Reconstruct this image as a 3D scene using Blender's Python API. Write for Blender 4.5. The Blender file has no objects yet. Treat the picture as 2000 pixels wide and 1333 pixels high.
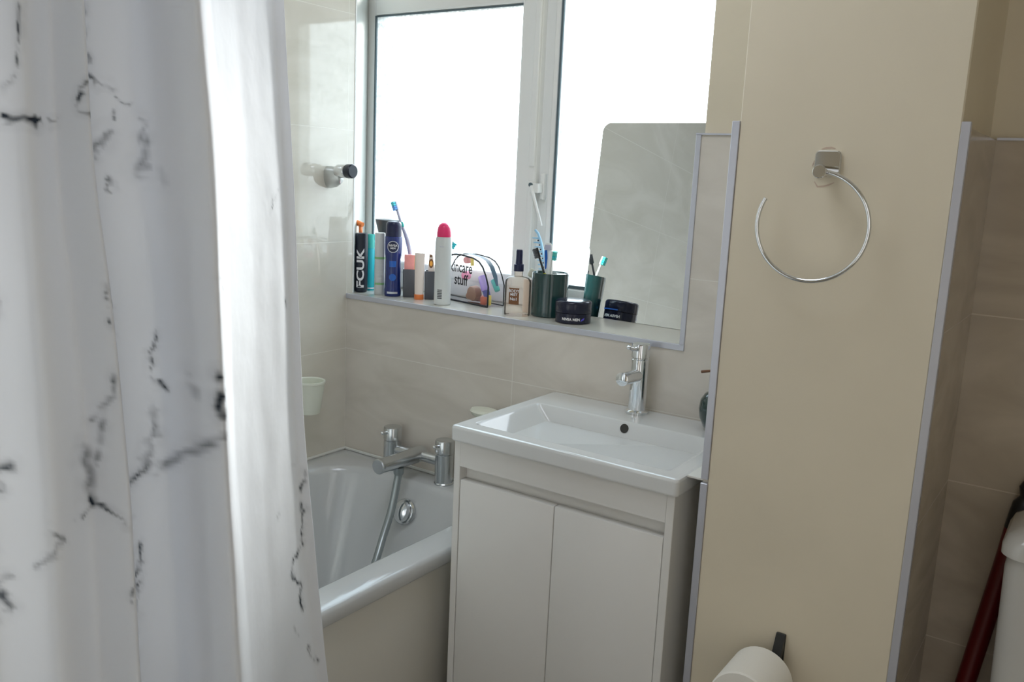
import bpy, bmesh, math, random
import numpy as np
from mathutils import Vector, Matrix, noise
PI = math.pi
sc = bpy.context.scene
COL = sc.collection
random.seed(7)

SKY, EXPOSURE, SUN = 6.2, 0.0, 12.0
FILL_LIGHTS = [('hall_fill', (1.95, -3.3, 1.15), (1.5, 0, 1.0), .7, 1.9, 2.6, (.97, .98, 1)), ('ceiling_fill', (1.0, -.8, 2.27), (1.0, -.8, 0), .6, .6, 5.8, (.89, .96, 1.06)), ('side_fill', (2.25, -1.4, 1.1), (1.2, -.7, .9), .8, 1.5, 3.4, (.98, .98, 1))]  # soft fill lights added above, behind and beside the view to brighten the room

# ---------------------------------------------------------------- materials
def lin(c):
    return tuple((x/12.92 if x <= .04045 else ((x+.055)/1.055)**2.4) for x in c)
def rgb(r, g, b): return lin((r/255, g/255, b/255))
def mat(name, color, rough=.5, metal=0., coat=0., spec=.5, bump=0., bscale=200., var=0., vscale=8., sss=0., trans=0., ior=1.45, emit=0.):
    m = bpy.data.materials.new(name); m.use_nodes = True
    nt = m.node_tree; p = nt.nodes['Principled BSDF']
    p.inputs['Base Color'].default_value = (*color, 1); p.inputs['Roughness'].default_value = rough
    p.inputs['Metallic'].default_value = metal; p.inputs['Coat Weight'].default_value = coat
    p.inputs['Coat Roughness'].default_value = .04; p.inputs['Specular IOR Level'].default_value = spec
    p.inputs['Transmission Weight'].default_value = trans; p.inputs['IOR'].default_value = ior
    tc = nt.nodes.new('ShaderNodeTexCoord')
    if var:
        n = nt.nodes.new('ShaderNodeTexNoise'); n.inputs['Scale'].default_value = vscale; n.inputs['Detail'].default_value = 5
        nt.links.new(tc.outputs['Object'], n.inputs['Vector'])
        mr = nt.nodes.new('ShaderNodeMapRange'); mr.inputs['From Min'].default_value = .3; mr.inputs['From Max'].default_value = .7
        mr.inputs['To Min'].default_value = 1-var; mr.inputs['To Max'].default_value = 1+var
        nt.links.new(n.outputs['Fac'], mr.inputs['Value'])
        mx = nt.nodes.new('ShaderNodeVectorMath'); mx.operation = 'SCALE'; mx.inputs[0].default_value = color
        nt.links.new(mr.outputs['Result'], mx.inputs['Scale']); nt.links.new(mx.outputs['Vector'], p.inputs['Base Color'])
    if bump:
        n = nt.nodes.new('ShaderNodeTexNoise'); n.inputs['Scale'].default_value = bscale; n.inputs['Detail'].default_value = 4
        nt.links.new(tc.outputs['Object'], n.inputs['Vector'])
        b = nt.nodes.new('ShaderNodeBump'); b.inputs['Strength'].default_value = bump; b.inputs['Distance'].default_value = .002
        nt.links.new(n.outputs['Fac'], b.inputs['Height']); nt.links.new(b.outputs['Normal'], p.inputs['Normal'])
    return m

def tile_mat(name, axis, c1, c2, grout, rough=.12, x0=.10):
    """large beige stone-look tiles, laid in a straight grid on a wall along `axis`"""
    m = bpy.data.materials.new(name); m.use_nodes = True; nt = m.node_tree; L = nt.links
    p = nt.nodes['Principled BSDF']
    g = nt.nodes.new('ShaderNodeNewGeometry'); s = nt.nodes.new('ShaderNodeSeparateXYZ'); L.new(g.outputs['Position'], s.inputs[0])
    a = nt.nodes.new('ShaderNodeMath'); a.operation = 'ADD'; a.inputs[1].default_value = 6.0 - x0
    L.new(s.outputs[axis], a.inputs[0])
    z = nt.nodes.new('ShaderNodeMath'); z.operation = 'ADD'; z.inputs[1].default_value = .2933*10 - .2668
    L.new(s.outputs['Z'], z.inputs[0])
    c = nt.nodes.new('ShaderNodeCombineXYZ'); L.new(a.outputs[0], c.inputs['X']); L.new(z.outputs[0], c.inputs['Y'])
    br = nt.nodes.new('ShaderNodeTexBrick'); br.offset = 0.; br.squash = 1.
    br.inputs['Scale'].default_value = 1.; br.inputs['Brick Width'].default_value = .6; br.inputs['Row Height'].default_value = .2933
    br.inputs['Mortar Size'].default_value = .0013; br.inputs['Mortar Smooth'].default_value = .3; br.inputs['Bias'].default_value = 0
    L.new(c.outputs[0], br.inputs['Vector'])
    n = nt.nodes.new('ShaderNodeTexNoise'); n.inputs['Scale'].default_value = 3.2; n.inputs['Detail'].default_value = 7; n.inputs['Distortion'].default_value = 1.6
    mp = nt.nodes.new('ShaderNodeMapping'); mp.inputs['Rotation'].default_value = (.4, .3, .5); mp.inputs['Scale'].default_value = (1, 1, 2.2)
    L.new(g.outputs['Position'], mp.inputs['Vector']); L.new(mp.outputs[0], n.inputs['Vector'])
    cr = nt.nodes.new('ShaderNodeValToRGB'); cr.color_ramp.elements[0].position = .33; cr.color_ramp.elements[1].position = .66
    cr.color_ramp.elements[0].color = (*c1, 1); cr.color_ramp.elements[1].color = (*c2, 1)
    L.new(n.outputs['Fac'], cr.inputs['Fac'])
    mx = nt.nodes.new('ShaderNodeMix'); mx.data_type = 'RGBA'
    L.new(br.outputs['Fac'], mx.inputs['Factor']); L.new(cr.outputs[0], mx.inputs['A']); mx.inputs['B'].default_value = (*grout, 1)
    L.new(mx.outputs['Result'], p.inputs['Base Color'])
    p.inputs['Roughness'].default_value = rough
    if rough < .1: p.inputs['Coat Weight'].default_value = .6; p.inputs['Coat Roughness'].default_value = .03
    b = nt.nodes.new('ShaderNodeBump'); b.inputs['Strength'].default_value = .35; b.inputs['Distance'].default_value = .001; b.invert = True
    L.new(br.outputs['Fac'], b.inputs['Height']); L.new(b.outputs['Normal'], p.inputs['Normal'])
    return m

def clear_mat(name, tint, gloss=.12, body=0., bodycol=(1, 1, 1), rough=.03):
    """thin clear plastic or glass that light passes straight through"""
    m = bpy.data.materials.new(name); m.use_nodes = True; nt = m.node_tree; L = nt.links
    nt.nodes.remove(nt.nodes['Principled BSDF']); out = nt.nodes['Material Output']
    t = nt.nodes.new('ShaderNodeBsdfTransparent'); t.inputs[0].default_value = (*tint, 1)
    g = nt.nodes.new('ShaderNodeBsdfGlossy'); g.inputs['Roughness'].default_value = rough
    lw = nt.nodes.new('ShaderNodeLayerWeight'); lw.inputs['Blend'].default_value = gloss
    mx = nt.nodes.new('ShaderNodeMixShader'); L.new(lw.outputs['Fresnel'], mx.inputs['Fac'])
    src = t.outputs[0]
    if body:
        d = nt.nodes.new('ShaderNodeBsdfTranslucent'); d.inputs[0].default_value = (*bodycol, 1)
        d2 = nt.nodes.new('ShaderNodeBsdfDiffuse'); d2.inputs[0].default_value = (*bodycol, 1)
        a = nt.nodes.new('ShaderNodeAddShader'); mm = nt.nodes.new('ShaderNodeMixShader'); mm.inputs['Fac'].default_value = .5
        L.new(d.outputs[0], mm.inputs[1]); L.new(d2.outputs[0], mm.inputs[2])
        m2 = nt.nodes.new('ShaderNodeMixShader'); m2.inputs['Fac'].default_value = body
        L.new(t.outputs[0], m2.inputs[1]); L.new(mm.outputs[0], m2.inputs[2]); src = m2.outputs[0]
        nt.nodes.remove(a)
    L.new(src, mx.inputs[1]); L.new(g.outputs[0], mx.inputs[2]); L.new(mx.outputs[0], out.inputs['Surface'])
    return m

M = {}
M['paint'] = mat('cream_paint', (.68, .61, .475), .55, bump=.08, bscale=90, var=.03, vscale=5)
M['white_paint'] = mat('ceiling_paint', (.82, .80, .76), .6)
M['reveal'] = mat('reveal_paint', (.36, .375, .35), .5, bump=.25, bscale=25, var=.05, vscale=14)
TC = ((.585, .54, .475), (.68, .635, .57), (.72, .69, .63))
M['tile_y'] = tile_mat('beige_tile_back', 'X', *TC, rough=.22)
M['tile_x'] = tile_mat('beige_tile_side', 'Y', (.64, .61, .535), (.72, .69, .62), (.78, .76, .69), rough=.06, x0=0)
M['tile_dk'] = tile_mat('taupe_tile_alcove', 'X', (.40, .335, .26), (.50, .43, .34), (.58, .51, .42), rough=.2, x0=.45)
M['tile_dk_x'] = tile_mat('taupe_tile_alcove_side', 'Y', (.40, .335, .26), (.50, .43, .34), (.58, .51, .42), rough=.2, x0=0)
M['floor'] = mat('grey_floor_tile', (.30, .28, .26), .3, var=.1)
M['trim'] = mat('satin_aluminium_trim', (.56, .57, .63), .35, metal=.5)
M['upvc'] = mat('white_upvc', (.84, .85, .84), .28)
M['gasket'] = mat('grey_gasket', (.10, .14, .16), .6)
M['ceramic'] = mat('white_ceramic', (.68, .69, .685), .07, coat=.25)
M['acrylic'] = mat('white_acrylic', (.56, .57, .57), .10, coat=.25)
M['panel'] = mat('white_bath_panel', (.66, .64, .58), .3)
M['cabinet'] = mat('white_gloss_cabinet', (.735, .725, .70), .25)
M['gap'] = mat('dark_gap', (.05, .048, .042), .8)
M['chrome'] = mat('chrome', (.78, .80, .82), .07, metal=1)
M['chrome_soft'] = mat('brushed_chrome', (.62, .64, .65), .22, metal=1)
M['hose'] = mat('metal_hose', (.36, .40, .41), .35, metal=.9)
M['black'] = mat('black_plastic', (.012, .012, .014), .35)
M['black_metal'] = mat('black_metal', (.015, .015, .013), .45)
M['navy_black'] = mat('navy_black_can', (.012, .017, .030), .3)
M['navy'] = mat('navy_blue_can', (.012, .028, .16), .25, coat=.3)
M['navy_cap'] = mat('dark_navy_cap', (.010, .014, .055), .35)
M['navy_jar'] = mat('navy_black_jar', (.008, .010, .028), .2)
M['blue_band'] = mat('mid_blue_print', (.02, .12, .48), .35)
M['white_print'] = mat('white_print', (.80, .80, .82), .4)
M['silver_print'] = mat('silver_print', (.55, .57, .62), .3, metal=.4)
M['teal'] = mat('cyan_plastic', (.03, .48, .55), .25)
M['teal_dk'] = mat('sea_green_plastic', (.06, .50, .44), .3)
M['white_pl'] = mat('white_plastic', (.80, .81, .80), .35)
M['grey_pl'] = mat('pale_grey_plastic', (.60, .62, .62), .35)
M['dove'] = mat('white_grey_can', (.66, .68, .67), .25, coat=.2)
M['green_pr'] = mat('green_print', (.25, .48, .22), .5)
M['magenta'] = mat('hot_pink_cap', (.80, .035, .16), .35)
M['greycup'] = mat('dark_grey_ceramic', (.085, .09, .105), .3)
M['pinkbox'] = mat('pink_carton', (.72, .30, .29), .55, var=.08, vscale=60)
M['gold'] = mat('gold_edge', (.55, .38, .10), .4, metal=.4)
M['cream_tube'] = mat('cream_pink_tube', (.78, .68, .62), .4)
M['orange'] = mat('orange_cap', (.80, .22, .06), .4)
M['orange_pr'] = mat('orange_print', (.90, .42, .08), .45)
M['brown_pr'] = mat('brown_label', (.20, .085, .035), .6)
M['amber'] = clear_mat('clear_peach_bottle', (1., .955, .91), .12, .14, (1., .86, .74))
M['greenglass'] = mat('dark_green_glaze', (.010, .042, .042), .12, coat=.5)
M['grey_flare'] = mat('charcoal_cap', (.06, .065, .07), .4)
M['pvc'] = clear_mat('clear_pvc', (.97, .97, .98), .10, .06)
M['piping'] = mat('black_piping', (.012, .014, .02), .5)
M['ribbon'] = mat('slate_ribbon', (.07, .12, .17), .6)
M['purple'] = mat('purple_tube', (.36, .24, .66), .4)
M['indigo'] = mat('indigo_tip', (.06, .06, .28), .4)
M['brown'] = mat('brown_compact', (.30, .15, .09), .45)
M['red'] = mat('red_pot', (.62, .14, .08), .4)
M['pink'] = mat('pink_pot', (.80, .22, .38), .4)
M['yellow'] = mat('yellow_tube', (.80, .62, .12), .4)
M['lblue'] = mat('light_blue_plastic', (.33, .60, .82), .3)
M['blue_pl'] = mat('blue_plastic', (.06, .25, .62), .3)
M['lilac_pl'] = mat('lilac_grey_plastic', (.48, .48, .60), .3)
M['lime'] = mat('lime_plastic', (.52, .52, .03), .4)
M['apple'] = mat('dark_green_glaze_apple', (.006, .03, .028), .1, coat=.6)
M['stalk'] = mat('brown_wood_stalk', (.16, .075, .035), .5)
M['beaker'] = mat('translucent_white_beaker', (.74, .76, .66), .35)
M['paper'] = mat('toilet_paper', (.80, .78, .72), .9, bump=.2, bscale=300)
M['card'] = mat('cardboard_core', (.45, .34, .22), .9)
M['cistern'] = mat('toilet_ceramic', (.52, .51, .475), .1, coat=.2)
M['red_pole'] = mat('dark_red_pole', (.12, .003, .004), .4)
M['caulk'] = mat('white_sealant', (.70, .70, .66), .5)
M['rear'] = mat('pale_grey_wall', (.64, .67, .68), .5, var=.02)
M['scuff'] = mat('adhesive_mark', (.52, .40, .31), .6)
# mirror
def mirror_mat():
    m = bpy.data.materials.new('mirror_silver'); m.use_nodes = True
    p = m.node_tree.nodes['Principled BSDF']
    p.inputs['Base Color'].default_value = (.88, .91, .91, 1); p.inputs['Metallic'].default_value = 1; p.inputs['Roughness'].default_value = .004
    return m
M['mirror'] = mirror_mat()
def pane_mat():
    m = bpy.data.materials.new('stippled_glass'); m.use_nodes = True; nt = m.node_tree; L = nt.links
    nt.nodes.remove(nt.nodes['Principled BSDF']); out = nt.nodes['Material Output']
    t = nt.nodes.new('ShaderNodeBsdfTransparent'); g = nt.nodes.new('ShaderNodeBsdfGlossy'); g.inputs['Roughness'].default_value = .05
    n = nt.nodes.new('ShaderNodeTexNoise'); n.inputs['Scale'].default_value = 110; n.inputs['Detail'].default_value = 3
    tc = nt.nodes.new('ShaderNodeTexCoord'); L.new(tc.outputs['Object'], n.inputs['Vector'])
    cr = nt.nodes.new('ShaderNodeValToRGB'); cr.color_ramp.elements[0].position = .35; cr.color_ramp.elements[1].position = .62
    cr.color_ramp.elements[0].color = (.74, .77, .77, 1); cr.color_ramp.elements[1].color = (.97, .98, .98, 1)
    L.new(n.outputs['Fac'], cr.inputs['Fac']); L.new(cr.outputs[0], t.inputs[0])
    mx = nt.nodes.new('ShaderNodeMixShader'); mx.inputs['Fac'].default_value = .05
    L.new(t.outputs[0], mx.inputs[1]); L.new(g.outputs[0], mx.inputs[2]); L.new(mx.outputs[0], out.inputs['Surface'])
    return m
M['pane'] = pane_mat()
def curtain_mat():
    m = bpy.data.materials.new('marble_print_cloth'); m.use_nodes = True; nt = m.node_tree; L = nt.links
    nt.nodes.remove(nt.nodes['Principled BSDF']); out = nt.nodes['Material Output']
    at = nt.nodes.new('ShaderNodeAttribute'); at.attribute_name = 'vein'
    cr = nt.nodes.new('ShaderNodeValToRGB'); e = cr.color_ramp.elements
    e[0].position = 0; e[0].color = (.86, .885, .94, 1); e[1].position = 1; e[1].color = (.035, .045, .06, 1)
    x = cr.color_ramp.elements.new(.45); x.color = (.50, .52, .56, 1)
    L.new(at.outputs['Fac'], cr.inputs['Fac'])
    d = nt.nodes.new('ShaderNodeBsdfDiffuse'); t = nt.nodes.new('ShaderNodeBsdfTranslucent')
    L.new(cr.outputs[0], d.inputs[0]); L.new(cr.outputs[0], t.inputs[0])
    n = nt.nodes.new('ShaderNodeTexNoise'); n.inputs['Scale'].default_value = 14; n.inputs['Detail'].default_value = 3
    tc = nt.nodes.new('ShaderNodeTexCoord'); L.new(tc.outputs['Object'], n.inputs['Vector'])
    b = nt.nodes.new('ShaderNodeBump'); b.inputs['Strength'].default_value = .25; b.inputs['Distance'].default_value = .01
    L.new(n.outputs['Fac'], b.inputs['Height']); L.new(b.outputs[0], d.inputs['Normal']); L.new(b.outputs[0], t.inputs['Normal'])
    mx = nt.nodes.new('ShaderNodeMixShader'); mx.inputs['Fac'].default_value = .12
    L.new(d.outputs[0], mx.inputs[1]); L.new(t.outputs[0], mx.inputs[2]); L.new(mx.outputs[0], out.inputs['Surface'])
    return m
M['curtain'] = curtain_mat()

# ---------------------------------------------------------------- mesh helpers
def root_loc(o):
    v = Vector((0, 0, 0))
    while o is not None: v += o.location; o = o.parent
    return v
class MB:
    def __init__(s): s.bm = bmesh.new()
    def box(s, a, b, bev=0., seg=2):
        (x0, y0, z0), (x1, y1, z1) = a, b
        r = bmesh.ops.create_cube(s.bm, size=1.)
        for v in r['verts']:
            v.co = Vector(((x0+x1)/2+v.co.x*(x1-x0), (y0+y1)/2+v.co.y*(y1-y0), (z0+z1)/2+v.co.z*(z1-z0)))
        if bev:
            es = set(e for v in r['verts'] for e in v.link_edges)
            bmesh.ops.bevel(s.bm, geom=list(es), offset=bev, segments=seg, affect='EDGES', profile=.5)
        return s
    def loops(s, rings, cap0=True, cap1=True, closed=True):
        vs = [[s.bm.verts.new(p) for p in r] for r in rings]
        for a, b in zip(vs, vs[1:]):
            n = len(a)
            for i in range(n if closed else n-1):
                j = (i+1) % n
                s.bm.faces.new((a[i], a[j], b[j], b[i]))
        if cap0 and len(vs[0]) > 2: s.bm.faces.new(list(reversed(vs[0])))
        if cap1 and len(vs[-1]) > 2: s.bm.faces.new(vs[-1])
        return s
    def lathe(s, c, prof, n=40, axis=(0, 0, 1), sx=1., sy=1., cap0=True, cap1=True, rot=0.):
        q = Vector((0, 0, 1)).rotation_difference(Vector(axis).normalized())
        c = Vector(c)
        rings = [[c + q @ Vector((r*sx*math.cos(rot+2*PI*i/n), r*sy*math.sin(rot+2*PI*i/n), z)) for i in range(n)] for r, z in prof]
        return s.loops(rings, cap0, cap1)
    def tube(s, pts, r, n=12, cap=True):
        pts = [Vector(p) for p in pts]; rings = []
        rr = r if isinstance(r, (list, tuple)) else [r]*len(pts)
        up = None
        for i, p in enumerate(pts):
            t = (pts[min(i+1, len(pts)-1)] - pts[max(i-1, 0)]).normalized()
            if up is None:
                up = Vector((0, 0, 1)) if abs(t.z) < .9 else Vector((1, 0, 0))
            u = (up - t*up.dot(t)).normalized(); w = t.cross(u); up = u
            rings.append([p + (u*math.cos(2*PI*k/n) + w*math.sin(2*PI*k/n))*rr[i] for k in range(n)])
        return s.loops(rings, cap, cap)
    def prism(s, outline, d):
        """closed outline of 3-D points extruded along vector d"""
        d = Vector(d)
        return s.loops([[Vector(p) for p in outline], [Vector(p)+d for p in outline]])
    def build(s, name, m, parent=None, loc=None, smooth=True, angle=35):
        base = root_loc(parent) if parent is not None else Vector(loc if loc is not None else (0, 0, 0))
        bmesh.ops.recalc_face_normals(s.bm, faces=s.bm.faces)
        bmesh.ops.translate(s.bm, verts=s.bm.verts, vec=-base)
        me = bpy.data.meshes.new(name); s.bm.to_mesh(me); s.bm.free()
        me.materials.append(m)
        if smooth and len(me.polygons):
            me.polygons.foreach_set('use_smooth', [True]*len(me.polygons))
            me.set_sharp_from_angle(angle=math.radians(angle))
        o = bpy.data.objects.new(name, me); COL.objects.link(o)
        if parent is not None: o.parent = parent
        else: o.location = base
        return o
def thing(name, label, cat, loc, group=None):
    o = bpy.data.objects.new(name, None); COL.objects.link(o); o.empty_display_size = .05
    o.location = loc; o['label'] = label; o['category'] = cat
    if group: o['group'] = group
    return o
def tag(o, label, cat, group=None):
    o['label'] = label; o['category'] = cat
    if group: o['group'] = group
    return o
def struct(name, mb, m, smooth=False, label=None):
    o = mb.build(name, m, smooth=smooth); o['kind'] = 'structure'
    if label: o['label'] = label
    return o
def rrect(x0, x1, y0, y1, r, z, n=6):
    """rounded rectangle at height z, counter-clockwise"""
    out = []
    for cx, cy, a in ((x1-r, y1-r, 0), (x0+r, y1-r, 90), (x0+r, y0+r, 180), (x1-r, y0+r, 270)):
        for k in range(n+1):
            t = math.radians(a + 90*k/n); out.append(Vector((cx+r*math.cos(t), cy+r*math.sin(t), z)))
    return out
def text_bm(body, size, align='CENTER', bold=0.):
    cu = bpy.data.curves.new('txt', 'FONT'); cu.body = body; cu.size = size; cu.align_x = align; cu.align_y = 'CENTER'; cu.resolution_u = 3; cu.offset = bold
    o = bpy.data.objects.new('txt', cu); COL.objects.link(o)
    bpy.context.view_layer.update()
    me = bpy.data.meshes.new_from_object(o.evaluated_get(bpy.context.evaluated_depsgraph_get()))
    b = MB(); b.bm.from_mesh(me)
    bpy.data.objects.remove(o); bpy.data.curves.remove(cu); bpy.data.meshes.remove(me)
    return b
def wrap(b, c, r, az, z, turn=0., eps=.0005):
    """lay a flat mesh (u right, v up) round an upright cylinder of radius r, centred on azimuth az"""
    ct, st = math.cos(turn), math.sin(turn)
    for v in b.bm.verts:
        u = v.co.x*ct - v.co.y*st; w = v.co.x*st + v.co.y*ct
        a = az + u/r; e = eps + v.co.z
        v.co = Vector((c[0]+(r+e)*math.cos(a), c[1]+(r+e)*math.sin(a), z+w))
    return b
def patch(r, c, az, z, w, h, n=10, eps=.0004, ang=None):
    b = MB()
    rings = []
    for zz in (z-h/2, z+h/2):
        rings.append([Vector((c[0]+(r+eps)*math.cos(az+(k/n-.5)*w/r), c[1]+(r+eps)*math.sin(az+(k/n-.5)*w/r), zz)) for k in range(n+1)])
    b.loops(rings, False, False, closed=False); return b
CAM = Vector((1.8605, -1.7222, 1.3392))
def face(x, y): return math.atan2(CAM.y-y, CAM.x-x)

# ---------------------------------------------------------------- the setting
struct('floor', MB().box((-.1, -3.4, -.05), (2.4, .3, 0)), M['floor'])
struct('ceiling', MB().box((-.1, -3.4, 2.3), (2.4, .3, 2.36)), M['white_paint'])
struct('wall_left', MB().box((-.1, -1.85, 0), (.1424, .025, 2.3)), M['tile_x'])
struct('wall_rear', MB().box((-.1, -1.86, 0), (1.05, -1.765, 2.3)), M['rear'])
struct('wall_hall', MB().box((.98, -3.4, 0), (1.05, -1.861, 2.3)), M['paint'])
struct('wall_hall_rear', MB().box((.98, -3.5, 0), (2.4, -3.4, 2.3)), M['paint'])
struct('wall_right', MB().box((2.3, -3.4, 0), (2.4, -.068, 2.3)), M['paint'])
b = MB(); b.box((.1424, 0, 0), (1.345, .3, .993)); b.box((1.1235, 0, .993), (1.345, .3, 1.44))
struct('wall_back', b, M['tile_y'])
struct('wall_back_upper', MB().box((1.1365, .008, 1.4405), (1.345, .3, 2.3)), M['paint'])
struct('wall_lintel', MB().box((-.1, .026, 2.05), (1.136, .3, 2.3)), M['paint'])
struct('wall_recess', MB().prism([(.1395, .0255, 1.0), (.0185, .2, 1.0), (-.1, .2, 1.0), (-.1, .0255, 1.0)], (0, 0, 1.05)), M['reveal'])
struct('wall_pillar', MB().box((1.3455, -.357, 0), (1.6595, .3, 2.3), .002, 1), M['paint'])
struct('wall_pillar_left', MB().box((1.3345, -.349, 0), (1.3455, 0, 1.437)), M['tile_x'])
struct('wall_pillar_right', MB().box((1.6595, -.349, 0), (1.670, -.067, 1.432)), M['tile_dk_x'])
struct('wall_alcove', MB().box((1.6595, -.067, 0), (2.4, .3, 1.434)), M['tile_dk'])
struct('wall_alcove_upper', MB().box((1.6595, -.058, 1.4345), (2.4, .3, 2.3)), M['paint'])
# sill and edge trims
struct('window_sill', MB().prism([(.1424, .0035, .993), (1.1235, .0035, .993), (1.1235, .26, .993), (-.02, .26, .993), (.138, .0265, .993), (.1424, .0265, .993)], (0, 0, .0122)), mat('pale_sill_tile', (.62, .60, .54), .12))
struct('trim_1', MB().box((.1424, -.003, .9925), (1.1335, .0035, 1.0055), .0008, 1), M['trim'])
struct('trim_2', MB().box((1.1222, -.003, 1.0056), (1.1335, .004, 1.4385), .0008, 1), M['trim'])
struct('trim_3', MB().box((1.1222, -.0035, 1.4386), (1.3335, .0095, 1.4418)), M['trim'])
struct('trim_4', MB().box((1.3335, -.3592, .853), (1.3462, -.3495, 1.44), .0008, 1), M['trim'])
struct('trim_5', MB().box((1.3335, -.3592, 0), (1.3462, -.3495, .846), .0008, 1), M['trim'])
struct('trim_6', MB().box((1.6588, -.3592, 0), (1.6708, -.3495, 1.44), .0008, 1), M['trim'])
struct('trim_7', MB().box((1.671, -.070, 1.432), (2.3, -.0675, 1.4362)), M['trim'])
struct('trim_8', MB().box((.1385, .0215, 1.0056), (.1436, .0262, 2.29)), M['white_pl'])
struct('trim_9', MB().box((1.3055, -.350, .8465), (1.3345, -.0005, .8512), .001, 1), M['caulk'])
# bead of sealant round the bath
b = MB(); b.tube([(.1455, -1.74, .568), (.1455, -.0035, .568), (.815, -.0035, .568)], .0045, 8)
struct('trim_10', b, M['caulk'], True)

# ---------------------------------------------------------------- window
W = bpy.data.objects.new('window_1', None); COL.objects.link(W); W.location = (.6, .2, 1.0056); W['kind'] = 'structure'
W['label'] = 'white plastic two-light window with stippled panes above the sill'
def wpart(name, mb, m, parent=W):
    o = mb.build(name, m, parent, smooth=False); return o
b = MB()
b.box((-.02, .2, 1.0056), (.0449, .29, 2.05), .003, 1)            # left jamb
b.box((1.165, .2, 1.0056), (1.25, .29, 2.05), .003, 1)           # right jamb
b.box((.0449, .2, 1.0056), (1.165, .29, 1.066), .004, 1)         # bottom rail
b.box((.0449, .2, 2.0), (1.165, .29, 2.05), .003, 1)             # head
b.box((.600, .214, 1.066), (.644, .29, 2.0))                      # centre mullion (recessed face)
b.box((.642, .203, 1.066), (.659, .214, 2.0), .003, 1)           # glazing bead beside right pane
wpart('outer_frame', b, M['upvc'])
b = MB()
b.box((.549, .1925, 1.05), (.6105, .245, 1.83), .006, 2)          # sash stile
b.box((.0449, .1965, 1.05), (.549, .245, 1.085), .006, 2)
b.box((.0449, .1965, 1.765), (.549, .245, 1.83), .006, 2)
b.box((.592, .186, 1.05), (.6105, .1926, 1.33), .003, 1); b.box((.592, .186, 1.365), (.6105, .1926, 1.83), .003, 1)
sash = wpart('opening_sash', b, M['upvc'])
b = MB(); b.box((.0449, .1985, 1.085), (.0500, .2035, 1.7649)); b.box((.659, .2025, 1.066), (.6650, .208, 2.0)); b.box((.6650, .2020, 1.0665), (1.165, .209, 1.0745)); b.box((.0500,.1985,1.7610),(.549,.2035,1.7649))
wpart('gasket', b, M['gasket'])
wpart('pane', MB().box((.0449, .2040, 1.085), (.549, .2080, 1.7649)), M['pane'])
wpart('pane', MB().box((.644, .251, 1.066), (1.165, .255, 2.0)), M['pane'])
hb = MB(); hb.box((.622, .2005, 1.284), (.634, .214, 1.35), .002, 2); hb.box((.604, .178, 1.30), (.632, .2006, 1.324), .003, 2)
hh = wpart('casement_catch', hb, M['upvc'])
hb = MB(); hb.tube([(.612, .176, 1.318), (.622, .176, 1.29), (.646, .180, 1.219)], [.0045, .0035, .003], 10); hb.build('lever', M['upvc'], hh)
hb = MB(); hb.lathe((.610, .1775, 1.320), [(0, 0), (.0055, 0), (.0055, .004), (0, .004)], 16, axis=(0, -1, 0)); hb.build('pivot_screw', M['gasket'], hh)

# ---------------------------------------------------------------- bath
bath = thing('bathtub', 'white acrylic bathtub with moulded rim and white panel along the left wall', 'bathtub', (.465, -.85, 0))
b = MB()
X0, X1, Y0, Y1 = .1435, .790, -1.74, -.0015
R = []
R.append(rrect(X0+.004, X1-.012, Y0+.004, Y1-.004, .008, .532))
R.append(rrect(X0, X1-.002, Y0, Y1, .012, .532)); R.append(rrect(X0, X1, Y0, Y1, .012, .536)); R.append(rrect(X0, X1, Y0, Y1, .012, .556))
R.append(rrect(X0+.002, X1-.003, Y0+.002, Y1-.002, .012, .563)); R.append(rrect(X0+.007, X1-.009, Y0+.007, Y1-.007, .012, .5655))
IX0, IX1, IY0, IY1 = .200, .712, -1.62, -.078
R.append(rrect(IX0-.008, IX1+.008, IY0-.008, IY1+.008, .15, .5655)); R.append(rrect(IX0, IX1, IY0, IY1, .145, .562)); R.append(rrect(IX0+.006, IX1-.006, IY0+.008, IY1-.006, .14, .548))
for t in (.15, .35, .55, .75, .88, .95):
    e = t
    z = .548 - (.548-.19)*e
    R.append(rrect(IX0+.006+.045*e, IX1-.006-.045*e, IY0+.01+.20*e, IY1-.006-.135*e, .14-.03*e, z))
R.append(rrect(IX0+.075, IX1-.075, IY0+.26, IY1-.18, .09, .178)); R.append(rrect(IX0+.14, IX1-.14, IY0+.36, IY1-.26, .06, .174))
b.loops(R, cap0=False, cap1=True)
b.build('tub', M['acrylic'], bath, angle=50)
b = MB(); b.box((.752, -1.73, .012), (.774, -.004, .533), .003, 2); b.build('bath_panel', M['panel'], bath)
b = MB(); q = (0, -.93, .36); c = Vector((.4655, -.1085, .492))
b.lathe(c, [(0, -.004), (.031, -.004), (.033, .001), (.033, .005), (.030, .009), (.012, .010), (0, .010)], 40, axis=q)
ov = b.build('overflow_cover', M['chrome_soft'], bath)
b = MB(); b.lathe(c+Vector((.008, -.0095, .004)), [(0, 0), (.024, 0), (.025, .004), (.021, .013), (.010, .017), (0, .018)], 32, axis=q, sx=.62); b.build('overflow_knob', M['chrome'], ov)
b = MB(); b.lathe((.456, -.52, .1745), [(0, 0), (.034, 0), (.034, .003), (.028, .005), (0, .005)], 32); b.build('waste_plug', M['chrome'], bath)

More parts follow.
